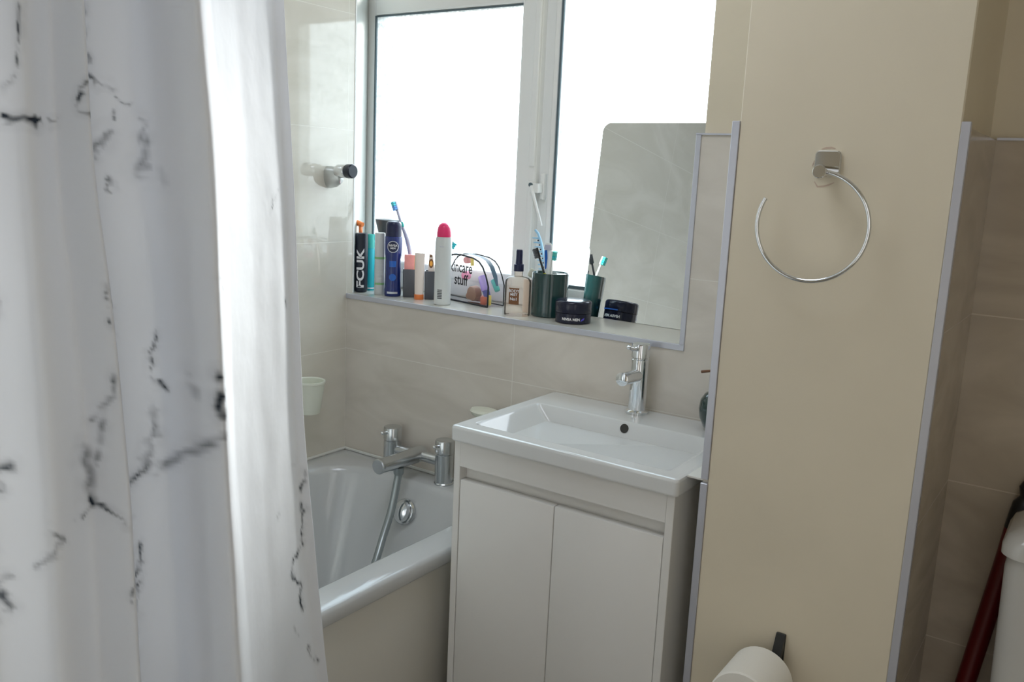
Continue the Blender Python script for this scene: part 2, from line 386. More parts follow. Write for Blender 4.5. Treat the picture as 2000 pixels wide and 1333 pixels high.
# bath shower mixer on the tap end of the rim
mx = thing('bath_mixer_tap', 'chrome two-handled bath shower mixer on the back rim of the bath', 'tap', (.445, -.04, .566))
LX, RX, TY = .357, .5315, -.040
b = MB()
b.tube([(LX, TY, .622), (RX, TY, .622)], .0135, 20)
b.tube([(.445, TY+.012, .623), (.445, -.10, .624), (.445, -.182, .627)], [.021, .0195, .0185], 28)
b.lathe((.445, -.182, .627), [(.0185, 0), (.0195, .002), (.0195, .007), (.017, .009), (0, .009)], 28, axis=(0, -1, .02))
b.build('spout', M['chrome_soft'], mx)
for X in (LX, RX):
    b = MB(); b.lathe((X, TY, .5658), [(.0250, 0), (.0250, .003), (.0232, .005), (.0232, .078), (.0215, .0795), (.0215, .0805)], 32); lg = b.build('tap_pillar', M['chrome_soft'], mx)
for X in (LX, RX):
    b = MB(); b.lathe((X, TY, .6465), [(.0205, 0), (.0240, .001), (.0240, .031), (.0225, .0335), (.014, .0345), (0, .0345)], 32)
    h = b.build('tap_handle', M['chrome_soft'], mx)
    b = MB(); b.tube([(X, TY-.021, .668), (X, TY-.040, .671)], [.0045, .004], 12); b.lathe((X, TY-.040, .671), [(0, -.005), (.004, -.0035), (.0052, 0), (.004, .0035), (0, .005)], 12); b.build('handle_pin', M['chrome'], h)
b = MB()
b.lathe((.449, -.118, .609), [(.0135, 0), (.0135, -.012), (.012, -.018), (.0095, -.018)], 20)
pts = [(.449, -.118, .596), (.4488, -.122, .575), (.4500, -.132, .540), (.453, -.150, .497), (.463, -.186, .450), (.478, -.225, .408), (.492, -.275, .345), (.505, -.34, .272), (.520, -.43, .212), (.545, -.55, .191), (.53, -.68, .187), (.47, -.74, .187), (.41, -.69, .187), (.40, -.58, .187)]
fine = []
for i in range(len(pts)-1):
    p0, p1, p2, p3 = (Vector(pts[max(0, min(len(pts)-1, i+k))]) for k in (-1, 0, 1, 2))
    for k in range(8):
        t = k/8; fine.append(.5*((2*p1)+(p2-p0)*t+(2*p0-5*p1+4*p2-p3)*t*t+(3*p1-p0-3*p2+p3)*t**3))
fine.append(Vector(pts[-1]))
b.tube(fine, [.0094+.0005*(i % 2) for i in range(len(fine))], 14)
b.build('shower_hose', M['hose'], mx)

# white pump bottle on the bath corner, behind the basin
pb = thing('pump_bottle', 'white pump bottle on the bath rim, nozzle showing behind the basin', 'bottle', (.671, -.050, .566))
b = MB(); b.lathe((.671, -.050, .566), [(0, 0), (.030, 0), (.032, .004), (.032, .145), (.026, .162), (.013, .170), (.013, .184), (0, .184)], 32); b.build('body', M['white_pl'], pb)
b = MB(); b.lathe((.671, -.050, .750), [(0, 0), (.006, 0), (.006, .018), (0, .018)], 16)
b.lathe((.657, -.050, .765), [(0, 0), (.012, 0), (.018, .006), (.0205, .014), (.0185, .020), (0, .022)], 28, sx=1.9, sy=1.25)
b.build('pump_head', M['beaker'], pb)

# shower handset holder on the left wall
hd = thing('shower_holder', 'small chrome shower handset holder on the glossy left wall beside the window', 'holder', (.1424, -.073, 1.325))
b = MB()
def shield(x, s): return [Vector((x, -.070+s*.0155*math.cos(t), 1.324+s*(.0185*math.sin(t) if math.sin(t) > 0 else .033*math.sin(t)))) for t in [2*PI*k/28 for k in range(28)]]
b.loops([shield(.1426, 1.1), shield(.150, 1.12), shield(.172, 1.0), shield(.188, .72), shield(.190, .5)]); b.build('wall_mount', M['chrome_soft'], hd)
b = MB(); b.lathe((.178, -.070, 1.3315), [(0, 0), (.0165, 0), (.0175, .003), (.0175, .030), (.0165, .032), (0, .032)], 28, axis=(1, 0, 0.03)); cl = b.build('clamp', M['chrome'], hd)
b = MB(); b.lathe((.2105, -.070, 1.3325), [(0, 0), (.0165, 0), (.018, .003), (.018, .018), (.0155, .021), (0, .021)], 28, axis=(1, 0, 0.03)); b.build('end_ring', M['navy_black'], cl)

# beaker on the left wall
bk = thing('beaker', 'tapered off-white plastic beaker against the left wall, half behind the curtain', 'beaker', (.1875, -.175, .712))
b = MB(); b.lathe((.1875, -.175, .712), [(0, 0), (.027, 0), (.028, .003), (.0395, .080), (.041, .0805), (.041, .086), (.0395, .0865), (.037, .084), (.026, .004), (0, .004)], 36); b.build('cup', M['beaker'], bk)
b = MB(); b.box((.1420, -.186, .765), (.153, -.164, .785), .002, 2); b.build('wall_hook', M['white_pl'], bk)

# ---------------------------------------------------------------- vanity, basin and tap
vn = thing('vanity_unit', 'white two-door vanity cabinet with handle groove, beside the bath', 'cabinet', (1.06, -.19, 0))
b = MB()
b.box((.8215, -.375, .0), (.8365, -.012, .8165), .001, 1); b.box((1.2825, -.375, .0), (1.2975, -.012, .8165), .001, 1)
b.box((.8365, -.3748, .7655), (1.2825, -.355, .8165)); b.box((.8365, -.352, .70), (1.2825, -.342, .7655))
b.box((.8365, -.370, .0), (1.2825, -.355, .085)); b.box((.8365, -.030, .085), (1.2825, -.020, .8165)); b.box((.8365, -.355, .085), (1.2825, -.03, .10))
b.build('carcass', M['cabinet'], vn, smooth=False)
b = MB(); b.box((.8380, -.3742, .088), (1.0588, -.3555, .7375), .0015, 2); b.build('door', M['cabinet'], vn)
b = MB(); b.box((1.0606, -.3742, .088), (1.2812, -.3555, .7375), .0015, 2); b.build('door', M['cabinet'], vn)
bs = thing('wash_basin', 'white rectangular ceramic wash basin on top of the vanity cabinet', 'basin', (1.06, -.19, .817))
b = MB(); R = []
ox0, ox1, oy0, oy1 = .8172, 1.3052, -.3848, -.0012
R.append(rrect(ox0+.004, ox1-.004, oy0+.004, oy1-.002, .008, .8172)); R.append(rrect(ox0+.001, ox1-.001, oy0+.001, oy1, .008, .8185)); R.append(rrect(ox0, ox1, oy0, oy1, .008, .821)); R.append(rrect(ox0, ox1, oy0, oy1, .008, .8225)); R.append(rrect(ox0, ox1, oy0, oy1, .008, .8430))
R.append(rrect(ox0, ox1, oy0, oy1, .008, .8450)); R.append(rrect(ox0+.0015, ox1-.0015, oy0+.0015, oy1-.001, .008, .8485)); R.append(rrect(ox0+.0050, ox1-.0050, oy0+.0050, oy1-.002, .008, .850)); R.append(rrect(ox0+.0075, ox1-.0075, oy0+.0075, oy1-.004, .008, .850))
R.append(rrect(.8435, 1.277, -.352, -.1115, .012, .850)); R.append(rrect(.846, 1.2745, -.3495, -.114, .012, .850)); R.append(rrect(.850, 1.2705, -.3455, -.1175, .011, .8488)); R.append(rrect(.854, 1.2668, -.342, -.1200, .010, .845))
R.append(rrect(.951, 1.180, -.300, -.1450, .012, .752)); R.append(rrect(.960, 1.172, -.293, -.150, .012, .747)); R.append(rrect(.975, 1.160, -.28, -.16, .01, .745))
b.loops(R, cap0=True, cap1=True); b.build('bowl', M['ceramic'], bs, angle=30)
b = MB(); b.lathe((1.068, -.1222, .8362), [(0, -.001), (.0095, -.001), (.0095, .0012), (0, .0012)], 28, axis=(0, -.965, .26)); b.build('overflow_hole', M['gap'], bs)
b = MB(); b.lathe((1.066, -.22, .7452), [(0, 0), (.030, 0), (.030, .003), (.022, .006), (0, .006)], 28); b.build('waste_plug', M['chrome'], bs)
tp = thing('basin_tap', 'chrome mono basin mixer tap at the back of the wash basin', 'tap', (1.052, -.038, .850))
b = MB(); b.lathe((1.052, -.038, .8502), [(0, 0), (.0245, 0), (.0245, .005), (.0215, .0075), (.0188, .009), (.0186, .118), (.0172, .1195), (.0172, .1215)], 40)
b.build('body', M['chrome'], tp)
b = MB(); b.tube([(1.052, -.040, .934), (1.052, -.085, .936), (1.052, -.112, .937)], [.0145, .0135, .0132], 28)
b.lathe((1.052, -.112, .937), [(.0132, 0), (.0142, .001), (.0142, .006), (.012, .0075), (0, .0075)], 28, axis=(0, -1, .03)); b.build('spout', M['chrome'], tp)
b = MB(); b.lathe((1.052, -.038, .9718), [(.017, 0), (.0198, .0012), (.0198, .028), (.0185, .0305), (.010, .0315), (0, .0315)], 40); hn = b.build('handle', M['chrome'], tp)
b = MB(); b.tube([(1.052, -.052, .992), (1.050, -.074, .995), (1.049, -.090, 1.000)], [.0055, .0045, .004], 14); b.lathe((1.049, -.090, 1.000), [(0, -.005), (.0042, -.003), (.0052, 0), (.0042, .003), (0, .005)], 14); b.build('lever', M['chrome'], hn)

ap = thing('ornamental_apple', 'glossy dark green ornamental apple with a brown stalk on the basin corner', 'ornament', (1.2450, -.052, .850))
b = MB(); b.lathe((1.2450, -.052, .8503), [(0, .006), (.010, .002), (.020, 0), (.034, .010), (.042, .028), (.0445, .046), (.042, .064), (.034, .077), (.022, .084), (.010, .083), (.004, .077), (0, .075)], 48); b.build('fruit', M['apple'], ap)
b = MB(); b.tube([(1.2450, -.052, .926), (1.244, -.052, .950), (1.236, -.052, .966), (1.220, -.051, .9725), (1.196, -.05, .9665)], [.0022, .0022, .0024, .0026, .0030], 10); b.build('stalk', M['stalk'], ap)

# ---------------------------------------------------------------- mirror leaning on the sill
a, th = math.radians(2.5), math.radians(6)
n = Vector((-math.sin(a)*math.cos(th), -math.cos(a)*math.cos(th), math.sin(th))); u = Vector((math.cos(a), -math.sin(a), 0)); up = Vector((math.sin(a)*math.sin(th), math.cos(a)*math.sin(th), math.cos(th)))
O = Vector((1.0, .180, 1.0058))
def mpt(s, t): return O + u*s + up*t
out2 = [(-.228, 0), (.117, 0), (.117, .475)]
r = .022
out2 += [(-.228+r+r*math.cos(math.radians(k)), .475-r+r*math.sin(math.radians(k))) for k in range(90, 181, 9)]
b = MB(); b.prism([mpt(*p) for p in out2], -n*.005)
o = b.build('mirror', M['mirror'], None, loc=tuple(O), smooth=False)
tag(o, 'frameless round-cornered mirror leaning against the right window pane on the sill', 'mirror')

# ---------------------------------------------------------------- pillar fittings
tr = thing('towel_ring', 'open chrome towel ring on a square plate on the cream pillar', 'towel ring', (1.4866, -.357, 1.3785))
b = MB(); b.loops([[Vector((p.x, -.3568, p.y)) for p in rrect(1.4675, 1.5057, 1.3600, 1.3975, .007, 0)], [Vector((p.x, -.3615, p.y)) for p in rrect(1.4675, 1.5057, 1.3600, 1.3975, .007, 0)], [Vector((p.x, -.3632, p.y)) for p in rrect(1.4690, 1.5042, 1.3615, 1.3960, .006, 0)]])
b.build('back_plate', M['chrome'], tr)
b = MB(); b.lathe((1.4890, -.3630, 1.3660), [(0, 0), (.0090, 0), (.0090, .040), (.0098, .0405), (.0098, .0445), (.0088, .0455), (0, .0455)], 28, axis=(0, -1, 0)); b.build('post', M['chrome'], tr)
b = MB(); pts = []
for k in range(81):
    t = math.radians(84 - 292*k/80); pts.append((1.482+.0812*math.cos(t), -.394, 1.2865+.0805*math.sin(t)))
b.tube(pts, .0033, 14); b.build('ring', M['chrome'], tr)
for (lst, w) in (([(1585, 0), (1.4655, 1.372)], 0),): pass
def mark(pts, w, label):
    b = MB(); P = [Vector((x, 0, z)) for x, z in pts]
    L_, R_ = [], []
    for i, p in enumerate(P):
        t = (P[min(i+1, len(P)-1)]-P[max(i-1, 0)]).normalized(); nn = Vector((-t.z, 0, t.x)); ww = w*(.4 if i in (0, len(P)-1) else 1)
        L_.append(p+nn*ww); R_.append(p-nn*ww)
    ol = [Vector((p.x, -.3571, p.z)) for p in L_+R_[::-1]]
    b.prism(ol, (0, -.0003, 0)); o = b.build('adhesive_mark', M['scuff'], None, loc=(P[0].x, -.357, P[0].z), smooth=False)
    tag(o, label, 'stain', 'adhesive marks round the towel ring plate')
mark([(1.4745, 1.3995), (1.4815, 1.4015), (1.489, 1.4020), (1.495, 1.4005)], .0014, 'brownish adhesive mark along the top of the towel ring plate')
mark([(1.4635, 1.374), (1.4648, 1.378), (1.4660, 1.383)], .0009, 'small brownish adhesive mark left of the towel ring plate')
mark([(1.4690, 1.352), (1.4745, 1.3445), (1.483, 1.3455), (1.491, 1.3480), (1.498, 1.3515)], .0012, 'brownish adhesive mark under the towel ring plate')

th_ = thing('toilet_roll_holder', 'black metal toilet roll holder on the lower cream pillar', 'holder', (1.494, -.357, .56))
b = MB(); b.box((1.4862, -.3615, .500), (1.5018, -.3568, .6265), .001, 1); b.build('wall_plate', M['black_metal'], th_)
b = MB(); b.prism([(1.4866, -.3617, .626), (1.4866, -.3617, .600), (1.4866, -.379, .575), (1.4866, -.384, .584)], (.0148, 0, 0)); b.build('bracket', M['black_metal'], th_)
b = MB(); b.tube([(1.478, -.3618, .557), (1.478, -.505, .557)], .008, 16); b.build('peg', M['black_metal'], th_)
tr_ = thing('toilet_roll', 'white toilet roll hanging on the black holder below the pillar', 'toilet roll', (1.478, -.44, .557))
b = MB(); b.lathe((1.478, -.387, .557), [(.020, 0), (.0490, 0), (.0512, .003), (.0512, .097), (.0490, .100), (.020, .100)], 56, axis=(0, -1, 0), cap0=False, cap1=False); b.build('paper', M['paper'], tr_)
b = MB(); b.lathe((1.478, -.387, .557), [(.0200, 0), (.0200, .100), (.0185, .100), (.0185, 0), (.0200, 0)], 32, axis=(0, -1, 0), cap0=False, cap1=False); b.build('core', M['card'], tr_)

# ---------------------------------------------------------------- toilet and mop in the alcove
tl = thing('toilet', 'white close-coupled toilet whose cistern stands in the alcove', 'toilet', (1.98, -.25, 0))
b = MB(); b.loops([rrect(1.800, 2.160, -.285, -.130, .03, .41), rrect(1.793, 2.167, -.290, -.128, .03, .44), rrect(1.784, 2.176, -.2955, -.126, .03, .80), rrect(1.786, 2.174, -.294, -.127, .03, .8195)]); b.build('cistern', M['cistern'], tl)
b = MB(); b.loops([rrect(1.784, 2.176, -.296, -.124, .03, .820), rrect(1.777, 2.183, -.302, -.122, .034, .8225), rrect(1.777, 2.183, -.302, -.122, .034, .836), rrect(1.783, 2.177, -.296, -.126, .034, .850), rrect(1.797, 2.163, -.283, -.135, .034, .860), rrect(1.83, 2.13, -.262, -.15, .034, .864)]); b.build('cistern_lid', M['cistern'], tl)
b = MB(); b.loops([rrect(1.86, 2.10, -.62, -.14, .09, 0), rrect(1.87, 2.09, -.60, -.14, .09, .15), rrect(1.81, 2.15, -.72, -.14, .13, .33), rrect(1.80, 2.16, -.735, -.13, .14, .405)]); b.build('pan', M['cistern'], tl)
b = MB(); b.loops([rrect(1.80, 2.16, -.74, -.315, .14, .407), rrect(1.80, 2.16, -.74, -.315, .14, .430), rrect(1.81, 2.15, -.73, -.32, .13, .436)]); b.build('seat', M['white_pl'], tl)
mp = thing('mop', 'dark red pole with black grip leaning in the corner behind the cistern', 'mop', (1.694, -.14, 0))
b = MB(); b.tube([(1.698, -.175, .03), (1.745, -.12, .51), (1.7745, -.092, .74), (1.781, -.0905, .80)], .0152, 20); b.build('pole', M['red_pole'], mp)
b = MB(); b.tube([(1.781, -.0905, .80), (1.788, -.0890, .845), (1.7905, -.0880, .857), (1.793, -.0875, .872), (1.7950, -.087, .884)], [.0156, .0156, .0095, .0150, .0110], 16); b.build('grip', M['black'], mp)
b = MB(); b.box((1.690, -.26, .002), (1.76, -.115, .032), .008, 3); b.build('sponge_head', M['greycup'], mp)

# ---------------------------------------------------------------- things on the sill
Z = 1.0054
def can(name, label, cat, c, prof, m, part='body', loc=None, group=None):
    t = thing(name, label, cat, (c[0], c[1], Z), group)
    b = MB(); b.lathe((c[0], c[1], Z), prof, 44); o = b.build(part, m, t)
    return t, o
def add_lathe(t, name, c, z, prof, m, n=44, **k):
    b = MB(); b.lathe((c[0], c[1], Z+z), prof, n, **k); return b.build(name, m, t)

# black can with white upright lettering
c = (.1455, .0525)
t, o = can('body_spray', 'tall matt black body spray with big white upright letters, leftmost on the sill', 'toiletry', c, [(0, 0), (.0125, 0), (.0160, .002), (.0178, .007), (.0178, .158), (.0172, .1615), (.0150, .1625), (0, .1625)], M['navy_black'])
b = text_bm('FCUK', .0285, bold=.0009)
xs = [v.co.x for v in b.bm.verts]; w = max(xs)-min(xs); ys = [v.co.y for v in b.bm.verts]
for v in b.bm.verts: v.co.x *= .108/w
bmesh.ops.subdivide_edges(b.bm, edges=b.bm.edges[:], cuts=2)
wrap(b, c, .0178, face(*c)-.10, Z+.0655, turn=PI/2).build('lettering', M['white_print'], o, smooth=False)
# slim bottle with orange trigger
c = (.113, .082)
t, o = can('trigger_bottle', 'slim bottle with an orange trigger head, behind the black body spray', 'toiletry', c, [(0, 0), (.008, 0), (.009, .002), (.009, .140), (.005, .150), (.005, .160), (0, .160)], M['white_pl'])
b = MB(); x, y = c
b.tube([(x-.008, y-.006, Z+.1870), (x+.012, y-.004, Z+.1830)], [.0080, .0062], 14); b.tube([(x+.001, y-.004, Z+.181), (x+.006, y-.006, Z+.168), (x+.010, y-.007, Z+.158)], [.0044, .0042, .0038], 12); b.tube([(x, y, Z+.156), (x, y, Z+.183)], .0052, 14)
b.build('trigger_head', M['orange'], t)
# cyan bottle
c = (.134, .100)
t, o = can('shower_gel', 'slim cyan bottle with sea-green cap between the black and the pale cans', 'toiletry', c, [(0, 0), (.0112, 0), (.0122, .002), (.0122, .112), (.0114, .1185), (0, .1185)], M['teal'])
add_lathe(t, 'cap', c, .1187, [(0, 0), (.0118, 0), (.0118, .036), (.0105, .0385), (0, .0385)], M['teal_dk'])
b = patch(.0122, c, face(*c), Z+.0065, .034, .0035, 16); b.build('white_band', M['white_print'], o)
# pale grey bottle
c = (.2105, .0565)
t, o = can('lotion_bottle', 'plain pale grey cylindrical bottle with a thin green band, beside the navy can', 'toiletry', c, [(0, 0), (.0130, 0), (.0140, .002), (.0140, .1640), (.0130, .1675), (0, .1675)], M['grey_pl'])
patch(.0140, c, face(*c), Z+.1000, .040, .006, 18).build('green_band', M['green_pr'], o)
patch(.0140, c, face(*c), Z+.030, .030, .0055, 18).build('green_band', M['green_pr'], o)
for k in range(5): patch(.0140, c, face(*c), Z+.046+.009*k, .020-.002*(k % 3), .0022, 12).build('small_print', M['dove'], o)
# navy deodorant can
c = (.2500, .0665)
t, o = can('deodorant_can', 'tall navy deodorant can with a round silver-ringed badge and dark cap', 'toiletry', c, [(0, 0), (.0215, 0), (.0228, .002), (.0228, .016), (.0215, .026), (.0205, .045), (.0203, .085), (.0208, .100), (.0225, .112), (.0228, .125), (.0228, .158), (.0222, .161), (0, .161)], M['navy'])
add_lathe(t, 'cap', c, .1612, [(0, 0), (.0206, 0), (.0206, .027), (.0200, .034), (.0170, .0385), (.009, .0395), (0, .0395)], M['navy_cap'])
az = face(*c)-.06
b = MB(); b.loops([[(.0158*math.cos(2*PI*k/40), .0158*math.sin(2*PI*k/40), 0) for k in range(40)], [(.0138*math.cos(2*PI*k/40), .0138*math.sin(2*PI*k/40), 0) for k in range(40)]], False, False)
wrap(b, c, .0228, az, Z+.134).build('badge_ring', M['silver_print'], o, smooth=False)
b = MB(); b.loops([[(rr*math.cos(2*PI*k/40), rr*math.sin(2*PI*k/40), 0) for k in range(40)] for rr in (.0137, .008, .002)], False, True)
bd = wrap(b, c, .0228, az, Z+.134); bd.build('badge', M['navy_cap'], o, smooth=False)
wrap(text_bm('NIVEA', .0078, bold=.0002), c, .0228, az, Z+.1375, eps=.0010).build('lettering', M['white_print'], o, smooth=False)
wrap(text_bm('MEN', .0066, bold=.0002), c, .0228, az, Z+.1302, eps=.0010).build('lettering', M['white_print'], o, smooth=False)
patch(.0203, c, az, Z+.088, .018, .016, 12, .0006).build('blue_print', M['blue_band'], o)
b = MB(); b.loops([[(rr*math.cos(2*PI*k/32), rr*math.sin(2*PI*k/32), 0) for k in range(32)] for rr in (.0095, .004)], False, True)
wrap(b, c, .0206, az, Z+.052, eps=.0009).build('blue_emblem', M['blue_band'], o)
patch(.0228, c, az, Z+.0105, .030, .0055, 14, .0005).build('print_band', M['silver_print'], o)
# twin dark grey square cups
def square_cup(c, rot, label):
    t = thing('tumbler', label, 'tumbler', (c[0], c[1], Z), 'dark grey square tumblers on the sill')
    b = MB()
    def rr(h, r, z):
        out = []
        for p in rrect(-h, h, -h, h, r, 0, 5):
            out.append(Vector((c[0]+p.x*math.cos(rot)-p.y*math.sin(rot), c[1]+p.x*math.sin(rot)+p.y*math.cos(rot), Z+z)))
        return out
    b.loops([rr(.0155, .004, 0), rr(.0165, .004, .0015), rr(.0172, .004, .0745), rr(.0169, .004, .0755), rr(.0158, .0035, .0755), rr(.0155, .0035, .074), rr(.0148, .003, .004)], True, True)
    b.build('cup', M['greycup'], t); return t
RC = math.radians(37)
c1 = (.2895, .0895); c2 = (.3550, .1020)
square_cup(c1, RC, 'dark grey square tumbler holding a pink carton, right of the navy can')
square_cup(c2, RC, 'dark grey square tumbler holding a cream tube, left of the pink-capped can')
def rotp(c, x, y): return (c[0]+x*math.cos(RC)-y*math.sin(RC), c[1]+x*math.sin(RC)+y*math.cos(RC))
def rbox(b, c, x0, x1, y0, y1, z0, z1):
    o = [Vector((*rotp(c, x, y), Z+z0)) for x, y in ((x0, y0), (x1, y0), (x1, y1), (x0, y1))]
    return b.prism(o, (0, 0, z1-z0))
t = thing('carton', 'pink carton with a gold side standing in the left grey tumbler', 'carton', (*rotp(c1, 0, -.005), Z+.005))
rbox(MB(), c1, -.0138, .0132, -.0138, .0015, .0045, .114).build('box', M['pinkbox'], t, smooth=False)
rbox(MB(), c1, .0133, .0142, -.0136, .0013, .060, .113).build('gold_side', M['gold'], t, smooth=False)
t = thing('sun_cream_tube', 'small cream tube with an orange sun print standing in the right grey tumbler', 'tube', (*rotp(c2, -.004, -.004), Z+.005))
b = MB(); o_ = [Vector((*rotp(c2, x, -.009), Z+z)) for x, z in ((-.0065, .0045), (.0075, .0045), (.0075, .085), (.003, .118), (-.006, .122), (-.0085, .085))]
b.prism(o_, Vector((*rotp((0, 0), 0, .006), 0))); tb = b.build('tube', M['cream_tube'], t, smooth=False)
def flatdisc(cx, cz, rx, rz, e, n=28): return [Vector((*rotp(c2, cx+rx*math.cos(2*PI*k/n), -.009-e), Z+cz+rz*math.sin(2*PI*k/n))) for k in range(n)]
b = MB(); b.loops([flatdisc(-.001, .096, .0060, .0125, .0003)], False, True); b.build('dark_print', M['brown_pr'], tb)
b = MB(); b.loops([flatdisc(-.001, .096, .0040, .0070, .0006)], False, True); b.build('orange_sun', M['orange_pr'], tb)
b = MB(); b.loops([flatdisc(-.002, .1155, .0035, .0035, .0003)], False, True); b.build('dark_print', M['brown_pr'], tb)
# toothbrush helper
def brush(name, label, pts, rad, m, head_m, bdir, hl=.022, group=None, nb=5, tuft=.010, grip=None):
    t = thing(name, label, 'toothbrush', pts[0], group)
    P = [Vector(p) for p in pts]; fine = []; R = []
    N = len(P)
    for i in range(N-1):
        for k in range(6):
            s = k/6; p0, p1, p2, p3 = (P[max(0, min(N-1, i+q))] for q in (-1, 0, 1, 2))
            fine.append(.5*((2*p1)+(p2-p0)*s+(2*p0-5*p1+4*p2-p3)*s*s+(3*p1-p0-3*p2+p3)*s**3))
            R.append(rad[i]*(1-s)+rad[i+1]*s)
    fine.append(P[-1]); R.append(rad[-1])
    b = MB(); b.tube(fine, R, 12); b.build('handle', m, t)
    d = (P[-1]-P[-2]).normalized(); bd = Vector(bdir).normalized(); bd = (bd-d*bd.dot(d)).normalized(); w = d.cross(bd)
    b = MB(); e = P[-1]
    b.loops([[e + d*(hl*s-.002) + w*(.0052*cw) + bd*(.0022*cb) for cw, cb in ((-1, -1), (1, -1), (1, 1), (-1, 1))] for s in (0, .5, 1.0)]); h = b.build('head', m, t)
    for k in range(nb):
        b = MB(); q = e + d*(hl*(k+.5)/nb-.002) + bd*.0023
        hw = hl/nb*.42
        b.loops([[q + bd*s + d*(hw*a)+w*(.0046*c_) for a, c_ in ((-1, -1), (1, -1), (1, 1), (-1, 1))] for s in (0, tuft)]); b.build('bristles', head_m if not isinstance(head_m, list) else head_m[k % len(head_m)], h, smooth=False)
    return t
q1 = rotp(c1, .004, .0085)
t = brush('toothbrush', 'tall blue toothbrush leaning left out of the left grey tumbler, teal bristles', [(q1[0]+.002, q1[1], Z+.006), (q1[0], q1[1]+.001, Z+.078), (.2700, .1020, 1.150), (.2430, .1035, 1.200), (.2265, .1040, 1.236)], [.0042, .0048, .0062, .0040, .0038], M['lilac_pl'], [M['blue_pl'], M['blue_pl'], M['teal'], M['teal']], (-.2, -.9, .1), group=None, nb=4, hl=.024, tuft=.009)
b = MB(); b.lathe((.2490, .1010, 1.197), [(0, -.008), (.004, -.006), (.0050, 0), (.004, .006), (0, .008)], 14, axis=(-.4, 0, 1)); b.build('grip_pad', M['teal_dk'], t)
q2 = rotp(c2, .0085, .0085)
brush('toothbrush', 'white toothbrush with a cyan head poking out behind the pink-capped can', [(q2[0]-.006, q2[1]-.004, Z+.006), (q2[0]-.002, q2[1], Z+.080), (.384, .122, 1.122), (.399, .129, 1.148)], [.0035, .0035, .0030, .0028], M['white_pl'], M['teal'], (.8, -.3, .2), nb=3, hl=.017, tuft=.008)
# cream tube standing on its orange cap
c = (.3385, .0725)
t = thing('cream_tube', 'slim pale pink tube standing on its orange cap in front of the grey tumblers', 'tube', (*c, Z))
add_lathe(t, 'cap', c, 0, [(0, 0), (.0122, 0), (.0128, .001), (.0128, .0125), (.0120, .0135), (0, .0135)], M['orange'])
b = MB(); fa = face(*c)+PI/2
rings = []
for z, a_, b_ in ((.0136, .0118, .0118), (.03, .0122, .0120), (.08, .0126, .0085), (.110, .0130, .0030), (.1200, .0132, .0012), (.1225, .0132, .0010)):
    rings.append([Vector((c[0]+a_*math.cos(2*PI*k/32)*math.cos(fa)-b_*math.sin(2*PI*k/32)*math.sin(fa), c[1]+a_*math.cos(2*PI*k/32)*math.sin(fa)+b_*math.sin(2*PI*k/32)*math.cos(fa), Z+z)) for k in range(32)])
b.loops(rings); b.build('tube', M['cream_tube'], t)
# white can with hot pink cap
c = (.4365, .0495)
t, o = can('deodorant_can', 'tall white-grey deodorant can with a domed hot pink cap', 'toiletry', c, [(0, 0), (.0205, 0), (.0220, .0015), (.0222, .006), (.0215, .012), (.0213, .150), (.0208, .162), (.0196, .172), (.0196, .174), (0, .174)], M['dove'])
add_lathe(t, 'cap', c, .1742, [(0, 0), (.0176, 0), (.0180, .002), (.0176, .012), (.0160, .023), (.0125, .030), (.007, .0345), (0, .0355)], M['magenta'])
az = face(*c)
for k in range(6): patch(.0213, c, az-.35, Z+.018+.0042*k, .0125, .0026, 8).build('barcode_line', M['grey_flare'], o)
patch(.0213, c, az-.25, Z+.150, .011, .0025, 8).build('logo_stroke', M['silver_print'], o)
# charcoal flared bottle behind
c = (.1480, .1545)
t, o = can('hair_product', 'bottle with a flared charcoal cap behind the pale grey bottle', 'toiletry', c, [(0, 0), (.020, 0), (.022, .002), (.022, .130), (.020, .140), (0, .140)], M['grey_flare'])
add_lathe(t, 'flared_cap', c, .1402, [(0, 0), (.0215, 0), (.0350, .0555), (.0352, .0570), (.0340, .0575), (0, .0575)], M['grey_flare'])

# clear cosmetics bag
bo = Vector((.5506, .0930, Z)); bu = Vector((-.973, .2307, 0)).normalized(); bn = Vector((.2307, .973, 0)).normalized(); BD = .054
def bp(u_, d_, z_): return bo + bu*u_ + bn*d_ + Vector((0, 0, z_))
prof = [(0, .0022), (0, .055), (.010, .079), (.024, .101), (.040, .114), (.062, .121), (.115, .1255), (.168, .121), (.190, .114), (.206, .101), (.220, .079), (.230, .055), (.230, .0022)]
bag = thing('cosmetics_bag', 'clear plastic cosmetics bag with black piping and lettering on the sill', 'bag', tuple(bo + bu*.115 + bn*.027))
b = MB(); b.loops([[bp(u_, 0, z_) for u_, z_ in prof]], False, True); fp = b.build('front_panel', M['pvc'], bag, smooth=False)
b = MB(); b.loops([[bp(u_, BD, z_) for u_, z_ in prof]], False, True); b.build('back_panel', M['pvc'], bag, smooth=False)
b = MB(); b.loops([[bp(u_, 0, z_) for u_, z_ in prof], [bp(u_, BD, z_) for u_, z_ in prof]], False, False); b.build('gusset', M['pvc'], bag)
for dd in (0, BD):
    b = MB(); b.tube([bp(u_, dd, z_) for u_, z_ in prof] + [bp(0, dd, .0022)], .0022 if dd == 0 else .0017, 8); b.build('piping', M['piping'], bag)
b = MB(); sub = [(p[0], p[1]) for p in prof[1:-1]]
rg = []
for i, (u_, z_) in enumerate(sub):
    cx, cz = .115, .04; s = 1+.0025/max(.01, math.hypot(u_-cx, z_-cz)); w_ = .0035 if i in (0, len(sub)-1) else .0075
    uu, zz = cx+(u_-cx)*s, cz+(z_-cz)*s
    rg.append([bp(uu, BD*.52-w_, zz), bp(uu, BD*.52+w_, zz)])
b.loops([[r_[0] for r_ in rg], [r_[1] for r_ in rg]], False, False, closed=False); b.build('zip_tape', M['ribbon'], bag)
